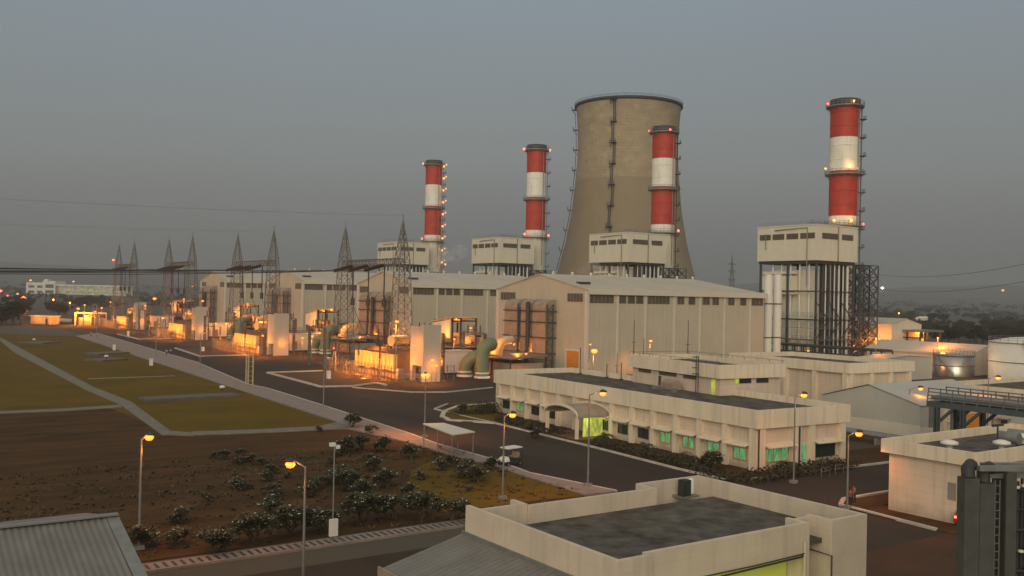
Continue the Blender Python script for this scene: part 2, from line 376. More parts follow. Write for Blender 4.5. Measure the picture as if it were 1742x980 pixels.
# asphalt of the main road and the aprons between the compounds
L_edge = [(0, 552), (120, 556), (165, 567), (335, 617), (420, 648), (457, 659), (549, 688), (587, 701), (700, 738), (750, 758), (842, 784), (900, 806), (1049, 837)]
road = [G(*p) for p in L_edge]
road = [(p.x, p.y) for p in road] + [(53.5, 58), (30, 58), (-40, 58.5), (-40, 40), (60, 40), (140, 40), (140, 63.5), (72, 64.6)]
road += [tuple(G(*p)[:2]) for p in ((1153, 799), (1010, 762), (842, 721), (758, 708))]
road += [(78, 133), (128, 131), (128, 160), (134, 162), (134, 470), (112, 520)]
mb = MB(); mb.prism(road, -.3, .012); tag(mb.build('main_road', M['asphalt']), kind='structure')
# pavement beside the field
P_out = [(165, 567), (335, 617), (420, 654), (457, 662), (549, 690.6), (587, 703), (700, 740), (745, 757), (842, 784), (900, 806), (1049, 837)]
P_in = [(994, 843), (851, 798), (760, 773), (691, 753), (589, 729), (571, 717), (420, 668), (335, 640), (129, 572)]
sheet('pavement', P_out + P_in, .13, M['pave'])
def kerbline(name, pix, w=.35, h=.18, world=None, m=None, z=0):
    pts = [G(*p) for p in pix] if pix else [Vector((*p, 0)) for p in world]; mb = MB()
    for a, b in zip(pts[:-1], pts[1:]):
        mb.bar(Vector((a.x, a.y, h/2+z)), Vector((b.x, b.y, h/2+z)), w, h)
    return tag(mb.build(name, m or M['kerb']), kind='structure')
kerbline('kerb', P_out, .25, .17)
# field, lawns
F = [(-60, 64.5), (16.1, 64.2), (39.7, 63.8), (52.8, 64.6)]
sheet('field', [(994, 844), (851, 799), (760, 774), (691, 754), (589, 731), (300, 741), (185, 694), (0, 703)], .05, M['soil'], world=[(-60, 145), (-60, 64.3), (52, 64.3)])
sheet('lawn', [(568, 719), (420, 669), (335, 641), (129, 573), (0, 568)], .04, M['grass'],
      world=[tuple(G(0, 700)[:2]), tuple(G(175, 693)[:2]), tuple(G(300, 738)[:2]), tuple(G(540, 730)[:2])])
sheet('field_far', [], .02, M['grass'], world=[(-300, 150), tuple(G(0, 702)[:2]), tuple(G(0, 566)[:2]), (-100, 480), (-300, 480)])
sheet('lawn', [(700, 800), (760, 775), (851, 800), (994, 845), (930, 850), (760, 872), (690, 850)], .06, M['grass'])
# concrete walkways across the lawn (flush slabs with a small step)
def path(name, pa, pb, m=None, z=.16, t=.3):
    mb = MB(); pts = [tuple(G(*p)[:2]) for p in pa+pb[::-1]]; mb.prism(pts, z-t, z); return tag(mb.build(name, m or M['pathc']), kind='structure')
path('path', [(0, 574), (40, 596), (160, 660), (222, 684), (290, 735), (330, 738)], [(0, 580), (25, 601), (145, 664), (205, 690), (275, 741), (330, 743)])
path('path', [(326, 736), (440, 732), (540, 727), (590, 716)], [(326, 742), (440, 738), (545, 733), (598, 730)], z=.15)
path('path', [(0, 701), (100, 697), (205, 690)], [(0, 705), (100, 701), (208, 694)], z=.15)
# the tiled drain path along the lower edge of the field
mb = MB(); A, B = Vector((-30, 61.9)), Vector((42, 61.9)); mb.box(-60, 61.7, -.2, 47, 63.4, .14)
tag(mb.build('pavement', M['pave']), kind='structure')
mb = MB()
for i in range(150): mb.box(-40+i*.56, 61.95, .1405, -40+i*.56+.2, 63.1, .15)
tag(mb.build('drain_slots', M['dark'],), 'dark slots of the drain cover running along the lower edge of the field', 'drain')
# verge and kerb in front of the control building
V1 = [(842, 721), (1010, 762), (1153, 799)]
a1, b1, c1 = [G(*p) for p in V1]
sheet('verge', [], .10, M['soil'], world=[(a1.x, a1.y), (73, 120), (b1.x, b1.y), (c1.x, c1.y), (71.6, 66.2), (73.5, 63.7), (100, 61.2), (100, 66), (84, 66), (84, 121), (82, 130), (76, 128)][:1] + [tuple(b1[:2]), tuple(c1[:2]), (71.5, 65.6), (73, 63.9), (108, 62.2), (108, 70), (96, 70), (84, 126), (79, 131), (74, 126)])
kerbline('kerb', None, .3, .2, world=[(79, 131.3), (73.8, 126.5), (73.3, 118)] + [tuple(p[:2]) for p in (a1, b1, c1)] + [(71.3, 65.4), (73, 63.6), (108, 61.9)])
# gravel islands of the transformer compounds with white kerbs
ISL = [
 ([(460, 634), (545, 658), (600, 657), (655, 655), (690, 652), (560, 622)], [(455, 635), (545, 659), (600, 658), (640, 653), (657, 656)], [(455, 635), (520, 633), (548, 632)]),
 ([(300, 594), (340, 607), (438, 606), (470, 600), (400, 584)], [(298, 593), (340, 607), (380, 606), (440, 605)], None),
 ([(202, 569), (237, 578), (300, 578), (330, 572), (260, 562)], [(200, 569), (237, 578), (300, 577)], None),
]
for pl, kb, k2 in ISL:
    sheet('gravel_island', pl, .10, M['gravel']); kerbline('kerb', kb, .55, .3)
    if k2: kerbline('kerb', k2, .5, .3)
kerbline('kerb', [(600, 660), (700, 668), (760, 668), (838, 660)], .3, .2)
# rounded planter island at the road junction
pl = [(750, 712), (757, 701), (780, 692), (845, 688), (852, 700), (840, 719), (800, 719), (765, 716)]
sheet('verge', pl, .14, M['grass']); kerbline('kerb', [(842, 721), (800, 718), (765, 716), (752, 710), (756, 701), (780, 692), (845, 687)], .7, .22)
# lower right yard: paths round the pump house
sheet('verge', [], .09, M['soil'], world=[(72.2, 49.6), (140, 49.8), (140, 52.0), (72.6, 52.6)])
kerbline('kerb', None, .4, .2, world=[(140, 52.2), (74.0, 52.9), (71.6, 51.5), (70.7, 42)])
sheet('verge', [], .085, M['soil'], world=[(71.0, 50.5), (75, 50.5), (75, 38), (70.6, 38)])
sheet('yard', [], .02, M['dusty'], world=[(-60, 10), (110, 10), (110, 41), (-60, 41)])
# concrete slab strips with white floodlights lying on the lawn
for (x0, y0, x1, y1, lab, w_) in ((235, 680, 393, 672, 'long dark concrete slab on the lawn, nearest of the lawn slabs', 4.2), (143, 614, 185, 611, 'short concrete slab in the middle of the lawn', 6), (30, 584, 62, 582, 'concrete slab at the far left end of the lawn', 9), (140, 603, 195, 600, 'pale flat slab beside the pavement at the far lawn', 6)):
    a, b = G(x0, y0), G(x1, y1); mb = MB(); d = (b-a).normalized(); nrm = Vector((-d.y, d.x, 0))*w_
    mb.prism([tuple(p[:2]) for p in (a, b, b-nrm, a-nrm)], 0, .45); tag(mb.build('concrete_slab', mat('slab_dark', (.12, .10, .085), var=.2, scale=.6)), lab, 'slab', 'concrete slabs on the lawn')
kerbline('path', [(150, 645), (297, 640)], .8, .1, m=M['concrete'])
# grass tufts scattered over the dry field
def tufts():
    mb = MB(); rng = random.Random(11)
    for i in range(5600):
        x, y = rng.uniform(-45, 55), rng.uniform(64.5, 140)
        if y > 102 and x > -8+(140-y)*.0 or (y > 100 and x > 0): continue
        s_ = rng.uniform(.15, .5); 
        for k in range(4):
            a = rng.uniform(0, 6.28); l = s_*rng.uniform(.7, 1.3); c, s2 = math.cos(a), math.sin(a)
            bx, by = x+rng.uniform(-.25, .25), y+rng.uniform(-.25, .25)
            mb.add([(bx-s2*.11, by+c*.11, .05), (bx+s2*.11, by-c*.11, .05), (bx+c*l*.8, by+s2*l*.8, .05+l*.45)], [(0, 1, 2)])
    tag(mb.build('grass_tufts', mat('dry_tuft', (.04, .03, .014), col2=(.11, .075, .036), rough=.95, scale=.3)), kind='stuff', label='dry grass tufts growing over the dark field', cat='grass')
tufts()
# ------------------------------------------------------------------ the four turbine halls and their boiler houses, chimneys
HX, HY0 = 135.5, 165.1
HALL_Y = [165.1, 247.8, 331.0, 420.8]
HW, HL, EAVE, RIDGE = 36.2, 60.0, 19.7, 23.1
ORD = ['nearest', 'second nearest', 'third', 'farthest']
def lx(px): return onY(px, 500, HY0).x - HX           # along the long side of the nearest hall
def ly(px): return onX(px, 500, HX).y - HY0
def make_hall():
    t = thing('turbine_hall', 'x', 'building', (HX, HY0, 0), 0, 'cream turbine halls in a row')
    W, L, E, Rg = HW, HL, EAVE, RIDGE; mb = MB(); h = W/2
    # walls with gable ends
    mb.add([(0, 0, 0), (L, 0, 0), (L, W, 0), (0, W, 0), (0, 0, E), (L, 0, E), (L, W, E), (0, W, E), (0, h, Rg)],
           [(0, 1, 5, 4), (1, 2, 6, 5), (2, 3, 7, 6), (3, 0, 4, 8, 7), (4, 5, 6, 7)])
    mb.build('wall', M['clad'], t)
    mb = MB(); o = .5; r2 = 7.5; E2 = E+.06; R2 = Rg+.25         # roof, hipped at the far end
    mb.add([(-.25, -o, E2-.1), (L+o, -o, E2-.1), (L+o, W+o, E2-.1), (-.25, W+o, E2-.1), (-.25, h, R2), (L-r2, h, R2),
            (-.25, -o, E2-.35), (L+o, -o, E2-.35), (L+o, W+o, E2-.35), (-.25, W+o, E2-.35), (-.25, h, R2-.25)],
           [(0, 1, 5, 4), (3, 4, 5, 2), (1, 2, 5), (0, 4, 10, 6), (4, 3, 9, 10), (0, 6, 7, 1), (1, 7, 8, 2), (2, 8, 9, 3)])
    rf = mb.build('roof', M['hroof'], t)
    mb = MB()
    for k in range(9): mb.lathe([(.35, R2-.1), (.35, R2+.35), (.5, R2+.4), (.05, R2+.75)], 10, 4+k*6, h)
    mb.build_each('ridge_vent', M['white'], rf)
    mb = MB(); mb.box(2.5, 5.5, E+1.25, 5.5, 7.2, E+1.75); mb.build('roof_hatch', M['dark'], rf)
    mb = MB(); mb.box(0, -.62, E-1.15, L+.6, -.50, E+.15); mb.box(L+.50, -.62, E-1.15, L+.62, W+.6, E+.15); mb.build('eaves_fascia', M['trim'], t)
    mb = MB()                                                  # pilasters / downpipes
    for zx in (350, 570, 775, 990, 1180, 1360, 1550):
        x = lx(zx/4.355+920); mb.box(x-.22, -.28, 0, x+.22, -.003, E-1.2)
    mb.box(-.3, -.3, 0, .45, .45, E-.4); mb.box(-.3, W-.45, 0, .45, W+.3, E-.4)
    mb.build_each('pilaster', M['trim'], t)
    wins = [(363, 538), (578, 630), (643, 695), (706, 757), (793, 952), (1012, 1060), (1095, 1142), (1200, 1250), (1272, 1318), (1388, 1432), (1478, 1520), (1562, 1645)]
    for a, b in wins:
        xa, xb = lx(a/4.355+920), lx(b/4.355+920); mb = MB(); mb.box(xa, -.10, E-3.1, xb, -.004, E-1.25); wo = mb.build('louvre_window', M['louvre'], t)
        mb = MB(); n = max(1, int((xb-xa)/1.1))
        for k in range(n+1):
            x = xa + (xb-xa)*k/n; mb.box(x-.05, -.16, E-3.1, x+.05, -.10, E-1.25)
        mb.build('mullions', M['concrete'], wo)
    for a, b, zo in ((1.5, 7.0, 2.9), (ly(877), ly(853), 2.9)):  # the two windows in the gable
        mb = MB(); mb.box(-.10, a, E-zo, -.004, b, E-1.0); wo = mb.build('louvre_window', M['louvre'], t)
        mb = MB()
        for k in range(6): y = a+(b-a)*k/5; mb.box(-.16, y-.06, E-zo, -.10, y+.06, E-1.0)
        mb.build('mullions', M['concrete'], wo)
    return t
hall0 = make_hall()
HLAB = ['nearest cream turbine hall, the one with an orange door and longest side wall',
        'second nearest cream turbine hall, behind the steel box on stilts and the white slab wall',
        'third cream turbine hall from the right, half hidden by the big lattice masts',
        'farthest and smallest cream turbine hall at the left end of the row']
hall0['label'] = HLAB[0]
ZS = (1, 1.06, 1.11, 1.13); ZC = (1, 1.03, 1.065, 1.10)
for i in (1, 2, 3): dup(hall0, (HX, HALL_Y[i], 0), label=HLAB[i], scale=(1, 1, ZS[i]))
# orange door only on the nearest gable
mb = MB(); mb.box(-.16, 2.2, 0, -.004, 6.9, 5.4); dr = mb.build('door', M['orange'], hall0)
mb = MB(); mb.box(-.3, 1.9, 0, -.005, 2.2, 5.8); mb.box(-.3, 6.9, 0, -.005, 7.2, 5.8); mb.box(-.3, 2.2, 5.4, -.005, 6.9, 5.8); mb.build('door_frame', M['trim'], dr)

# air ducts standing against each gable
def make_duct(w, lab, frame=True):
    t = thing('air_duct', lab, 'duct', (0, 0, 0), 0, 'tall air ducts on the hall gables'); mb = MB(); D = 3.2
    prof = [(0, 3.0), (0, 15.2)] + [(2.6-2.6*math.cos(a), 15.2+1.9*math.sin(a)) for a in [R(x) for x in (25, 50, 75, 90)]] + [(D, 17.1), (D, 3.0)]
    n = len(prof); vs = [(-D-.02+x, 0, z) for x, z in prof]+[(-D-.02+x, w, z) for x, z in prof]
    mb.add(vs, [tuple(range(n)), tuple(range(n, 2*n))[::-1]]+[(i, (i+1) % n, n+(i+1) % n, n+i) for i in range(n)]); b = mb.build('casing', M['duct'], t)
    mb = MB()
    for z in (4.2, 8.0, 11.6, 14.2): mb.box(-D-.32, -.3, z, -.1, w+.3, z+.22)
    mb.build_each('stiffening_band', M['dark'], b)
    mb = MB(); mb.box(-D+.2, .3, 0, -.3, w-.3, 3.0); mb.build('base_plenum', M['duct'], t)
    if not frame: return t
    mb = MB()
    for y in (-.9, ): 
        mb.box(-D-.4, y-.2, 0, -D-.05, y+.15, 16); mb.box(-D+1.4, y-.2, 0, -D+1.7, y+.1, 16)
        for k in range(8): z = 1+k*1.9; mb.bar((-D-.2, y, z), (-D+1.55, y, z+1.7), .14); mb.bar((-D-.2, y, z), (-D+1.55, y, z), .14)
    mb.build('support_frame', M['bluesteel'], t)
    return t
hn = ['nearest hall', 'second nearest hall', 'third hall', 'farthest hall']
for i, Y in enumerate(HALL_Y):
    for k, (px, pl, fr, lab) in enumerate(((947, 925, True, 'wide air duct on the right part of the gable of the %s'), (921.5, 905, False, 'middle air duct on the gable of the %s'), (898, 877, True, 'left air duct on the gable of the %s'))):
        d = make_duct(ly(pl)-ly(px), lab % hn[i], fr); d.location = (HX, Y+ly(px), 0); d.scale.z = ZS[i]
    mb = MB(); y = Y+ly(922); z0 = 2.5
    mb.tube([(0, 0, 0), (0, 0, 2.2), (-.2, 1.0, 3.4), (.6, 1.1, 5), (.6, 1.1, 16.5)], .55, 10)
    o = mb.build('vertical_pipe', M['dark'], None, (HX-4.6, y-1, 0)); tag(o, 'thick black pipe rising in front of the ducts of the %s' % hn[i], 'pipe', 'black pipes on the hall gables')

# boiler house on columns
SY = [188., 271., 356., 452.]
def make_boiler():
    t = thing('boiler_house', 'x', 'building', (232, SY[0]-11.5, 0), 0, 'boiler houses on steel columns'); L, W = 19.3, 22.5; z0, z1 = 30.2, 40.6
    mb = MB(); mb.box(0, 0, z0, L, W, z1); b = mb.build('upper_box', M['hrsg'], t)
    mb = MB(); mb.box(-.15, -.15, z1, L+.15, W+.15, z1+.35); mb.build('roof', M['trim'], t)
    mb = MB(); mb.box(.4, .4, z0-.9, L-.4, W-.4, z0-.001); mb.build('floor_beams', M['dark'], t)
    for a, b_ in ((1.0, 5.2), (6.0, 10.4), (11.3, 15.6), (16.4, 21.6)):
        mb = MB(); mb.box(-.12, W-b_, z1-3.9, -.004, W-a, z1-2.2); mb.build('louvre_window', M['louvre'], t)
    for a, b_ in ((2.2, 9.6), (11.6, 17.0)):
        mb = MB(); mb.box(a, -.12, z1-3.9, b_, -.004, z1-2.2); mb.build('louvre_window', M['louvre'], t)
    mb = MB(); mb.tube([(-.35, 3.4, z0-8), (-.35, 3.4, z1-.6), (-.35, 15.5, z1-1.0)], .16, 8); mb.tube([(-.35, 19, z1-2), (-.35, 19, z1-6.8)], .14, 8); mb.box(L/2, -.25, z0, L/2+.3, -.004, z1); mb.build_each('drain_pipe', M['concrete'], t)
    mb = MB()                                                   # railings on the roof
    for x, y in ((-.1, 0), (-.1, W), (L, 0)): pass
    for k in range(12): mb.bar((1, 1+k*1.85, z1+.35), (1, 1+k*1.85, z1+1.5), .07)
    for k in range(10): mb.bar((1+k*1.9, 1, z1+.35), (1+k*1.9, 1, z1+1.5), .07)
    for z in (z1+.9, z1+1.5): mb.bar((1, 1, z), (1, 21.4, z), .07); mb.bar((1, 1, z), (18, 1, z), .07)
    for k in range(9): mb.bar((5+k*1.1, 7, z1+.35), (5+k*1.1, 7, z1+1.5+.6*(k % 3)), .12)
    mb.bar((4.5, 7, z1+1.4), (14, 7, z1+1.4), .25); mb.build('roof_railing', M['steel'], t)
    for x, y in ((.6, .6), (6.6, .6), (18.5, .6), (.6, 11), (.6, 21.5), (18.5, 21.5), (18.5, 11)):
        mb = MB(); s = .27; mb.box(x-s, y-s, 0, x+s, y-s+.12, z0-.9); mb.box(x-s, y+s-.12, 0, x+s, y+s, z0-.9); mb.box(x-.06, y-s+.12, 0, x+.06, y+s-.12, z0-.9); mb.build('column', M['bluesteel'], t)
    mb = MB()
    for z in (6.5, 12.5, 21):
        mb.bar((.6, .6, z), (18.5, .6, z), .18, .3); mb.bar((.6, .6, z), (.6, 21.5, z), .25, .4)
    for k in range(3): mb.bar((.6+k*6, .6, 6.5+k*0), (6.6+k*6, .6, 12.5), .22); mb.bar((6.6+k*6, .6, 12.5), (.6+k*6, .6, 18), .22)
    mb.build('bracing', M['dark'], t)
    mb = MB(); mb.box(3, 3.2, 2, 17.5, 19, 27.5); mb.box(2.2, 13, 20.5, 3.0, 19, 27); mb.build('casing', M['hrsg'], t)
    mb = MB(); mb.box(5.5, 2.75, 1, 18.6, 3.1, z0-1); mb.build('dark_pipe_backdrop', M['dark'], t)  # dark sheet added as shaded background so the pipes stand out
    mb = MB(); mb.box(.9, 9, 20.0, 2.9, 21, 25.6); mb.box(.95, 9.2, 26.2, 2.9, 21, 27.0); mb.build_each('hood_panel', M['hrsg'], t)
    mb = MB(); rng = random.Random(2)
    for k in range(6): x = 6.2+k*2.1; mb.tube([(x, 1.5, 0), (x, 1.5, z0-1)], rng.choice((.22, .3, .42)), 8)
    for k in range(5): y = 4+k*3.4; mb.tube([(1.7, y, 2), (1.7, y, z0-1)], .3, 8)
    mb.build_each('riser_pipe', M['white'], t)
    mb = MB()
    for k in range(7): x = 5.4+k*2.05; mb.tube([(x, 1.9, 0), (x, 1.9, z0-1)], rng.choice((.25, .4, .5)), 8)
    mb.build_each('downcomer_pipe', M['dark'], t)
    for z in (6.5, 10, 13.5):
        mb = MB(); mb.box(-1.2, -1.3, z, 18.9, -.1, z+.12); mb.box(-1.2, -.1, z, -.05, 20, z+.12)
        for k in range(13): mb.bar((-1.2+k*1.67, -1.3, z+.1), (-1.2+k*1.67, -1.3, z+1.15), .06)
        for k in range(12): mb.bar((-1.2, .3+k*1.75, z+.1), (-1.2, .3+k*1.75, z+1.15), .06)
        for q in (.65, 1.15): mb.bar((-1.2, -1.3, z+q), (18.9, -1.3, z+q), .06); mb.bar((-1.2, -1.3, z+q), (-1.2, 20, z+q), .06)
        mb.build('walkway', M['steel'], t)
    return t
BL = ['nearest boiler house, cream box high on pipes and columns at the right',
      'boiler house standing in front of the cooling tower, cream box above the hall roof',
      'third boiler house from the right, cream box just left of the cooling tower',
      'farthest boiler house, cream box partly behind the lattice mast']
bl0 = make_boiler(); bl0['label'] = BL[0]
for i in (1, 2, 3): dup(bl0, (232, SY[i]-11.5, 0), label=BL[i], scale=(1, 1, ZC[i]))

# lattice stair tower beside each boiler house
def lattice_box(mb, x0, y0, x1, y1, z0, z1, n, w=.16, taper=1.):
    cx, cy = (x0+x1)/2, (y0+y1)/2
    def c(k, z):
        f = 1+(taper-1)*(z-z0)/(z1-z0); x, y = ((x0, y0), (x1, y0), (x1, y1), (x0, y1))[k % 4]; return Vector((cx+(x-cx)*f, cy+(y-cy)*f, z))
    for k in range(4):
        mb.bar(c(k, z0), c(k, z1), w*1.5)
        for i in range(n):
            za, zb = z0+(z1-z0)*i/n, z0+(z1-z0)*(i+1)/n
            mb.bar(c(k, za), c(k+1, zb), w); mb.bar(c(k+1, za), c(k, zb), w); mb.bar(c(k, zb), c(k+1, zb), w)
def make_stair():
    t = thing('stair_tower', 'x', 'stair tower', (252.5, SY[0]-12, 0), 0, 'lattice stair towers beside the boiler houses'); mb = MB()
    lattice_box(mb, 0, 0, 4.6, 5, 0, 29.5, 8, .2); lattice_box(mb, 4.6, 0, 9, 5, 0, 29.5, 8, .2); mb.build('frame', M['bluesteel'], t)
    mb = MB()
    for i in range(10):
        z = i*2.9; a, b = (.5, 4) if i % 2 else (4, .5)
        for s in (1.2, 2.0): mb.bar((a, s, z), (b, s, z+2.9), .12, .3)
        mb.box(.1, .8, z+2.75, 4.5, 2.4, z+2.9)
    mb.build('stairs', M['lattice'], t); return t
st0 = make_stair()
SLB = ['blue grey lattice stair tower right of the nearest boiler house', 'lattice stair tower behind the boiler house in front of the cooling tower', 'lattice stair tower right of the third boiler house', 'lattice stair tower right of the farthest boiler house']
st0['label'] = SLB[0]
for i in (1, 2, 3): dup(st0, (252.5, SY[i]-12, 0), label=SLB[i])

# red and white chimneys
def make_chimney():
    t = thing('chimney', 'x', 'chimney', (260, SY[0], 0), 0, 'red and white chimneys'); r = 4.55; dirx, diry = rgt0.x, rgt0.y
    mb = MB(); mb.lathe([(r, 0), (r, 43.2)], 40, cap=False); mb.build('base_section', M['hrsg'], t)
    for nm, a, b, m_ in (('red_band', 45.5, 60, 'red'), ('white_band', 60, 70.7, 'cwhite'), ('red_band', 70.7, 80.4, 'red'), ('white_band', 43.2, 45.5, 'cwhite')):
        mb = MB(); mb.lathe([(r, a), (r, b)], 40, cap=False)
        zz = a+3.5
        while zz < b-1: mb.lathe([(r+.01, zz-.12), (r+.1, zz-.1), (r+.1, zz+.1), (r+.01, zz+.12)], 40, cap=False); zz += 4.6
        mb.build(nm, M[m_], t)
    mb = MB(); mb.lathe([(r, 80.4), (r+.15, 80.5), (r+.15, 83), (r-.2, 83), (r-.2, 80.6)], 40, cap=False); mb.lathe([(r-.2, 80.7), (.01, 80.7)], 40, cap=False); mb.build('rim', M['dark'], t)
    for z in (80.6, 58.8, 42.2):
        mb = MB(); ro = r+1.35; mb.lathe([(r+.02, z-.25), (ro, z-.1), (ro, z+.35), (r+.02, z+.35)], 40, cap=False)
        for k in range(28):
            a = 2*math.pi*k/28; mb.bar((ro*math.cos(a), ro*math.sin(a), z+.3), (ro*math.cos(a), ro*math.sin(a), z+1.6), .08)
            if k % 2: mb.bar((ro*math.cos(a), ro*math.sin(a), z-.1), (r*math.cos(a), r*math.sin(a), z-1.5), .12)
        for q in (.9, 1.6): mb.lathe([(ro-.03, z+q-.04), (ro+.05, z+q-.04), (ro+.05, z+q+.04), (ro-.03, z+q+.04), (ro-.03, z+q-.04)], 32, cap=False)
        mb.build('platform', M['steel'], t)
    mb = MB(); ux, uy = dirx, diry; vx, vy = -uy, ux
    def q(a, b, z): return (ux*a+vx*b, uy*a+vy*b, z)
    for s in (-.35, .35): mb.bar(q(r+.7, s-.4, 2), q(r+.7, s-.4, 80.5), .12)
    for k in range(26): mb.bar(q(r+.7, -.75, 3+k*3), q(r+.7, -.05, 3+k*3), .08)
    mb.build('ladder', M['dark'], t)
    mb = MB(); mb.tube([q(r*.7, -r*.78, 30), q(r*.7, -r*.78, 80)], .16, 6); mb.build('cable_tray', M['concrete'], t)
    mb = MB()
    for k in range(13):
        z = 6+k*5.9; s = -1 if k % 2 else 1
        for (a, b) in ((r+.05, r+2.2),):
            c = [q(a, -1.1, z), q(b, -1.1, z), q(b, 1.1, z), q(a, 1.1, z)]; mb.add([*c, *[(p[0], p[1], z+.15) for p in c]], [(3, 2, 1, 0), (4, 5, 6, 7), (0, 1, 5, 4), (1, 2, 6, 5), (2, 3, 7, 6), (3, 0, 4, 7)])
        for b in (-1.1, 0, 1.1): mb.bar(q(r+1.85, b, z), q(r+1.85, b, z+1.25), .09)
        mb.bar(q(r+1.85, -1.1, z+1.25), q(r+1.85, 1.1, z+1.25), .09); mb.bar(q(r+1.85, -1.1, z+.65), q(r+1.85, 1.1, z+.65), .09); mb.bar(q(r+.02, 0, z-1.6), q(r+1.8, 0, z), .12)
    mb.build_each('ladder_landing', M['dark'], t)
    return t
def lampball(name, parent, loc, r, m): mb = MB(); mb.lathe([(.01, -r), (r*.7, -r*.7), (r, 0), (r*.7, r*.7), (.01, r)], 10); return mb.build(name, m, parent, loc)
CLB = ['nearest red and white chimney at the right, with lamps on its middle platform',
       'red and white chimney standing in front of the cooling tower',
       'red and white chimney just left of the cooling tower',
       'farthest red and white chimney, lit by a string of orange lamps up its side']
ch = [make_chimney()]; ch[0]['label'] = CLB[0]
for i in (1, 2, 3): ch.append(dup(ch[0], (260, SY[i], 0), label=CLB[i], scale=(1, 1, ZC[i])))
tow = Vector((-math.sin(YAW), -math.cos(YAW), 0))            # towards the viewer
def cl(ci, a, b, z, r, m, p=0, col=(1, .5, .12)):
    q = rgt0*a + tow*b; lampball('lamp', ch[ci], (q.x, q.y, z), r, m)
    if p: plight(ch[ci], (q.x*1.06, q.y*1.06, z+.3), p*.5, col)
S_, RL, WL = M['sodium'], M['redl'], M['whitel']
cl(0, .8, 5.4, 81.6, .35, S_, 350); cl(0, -6.0, 1.0, 81.6, .35, RL); cl(0, 0, 5.6, 60.6, .3, S_, 500); cl(0, -6.3, 1.2, 60.6, .4, S_, 120); cl(0, 2.4, 5.2, 60.4, .25, S_); cl(0, .5, 5.8, 43.6, .5, S_, 500); cl(0, -4.6, 5.2, 43.6, .5, S_, 400); cl(0, 6.2, .4, 43.2, .4, RL)
cl(1, 1.4, 5.3, 81.2, .45, RL); cl(1, 6.2, .4, 43.4, .5, RL); cl(1, -6.2, 1, 81.4, .25, RL)
cl(2, -6, 1, 81.2, .55, RL); cl(2, 6.1, .6, 81.0, .5, RL); cl(2, 6.2, .4, 43.4, .5, RL); cl(2, -5, 4, 43.6, .5, RL)
for k in range(10): cl(3, 5.6, 2.4, 26+k*6.0, .55, S_, 260); cl(3, 6.9, 1.0, 27+k*6.0, .38, S_)
cl(3, -6, 1, 81.4, .5, S_); cl(3, -5.6, 3, 43.6, .4, RL); cl(3, 7.5, 2, 31, .5, S_)

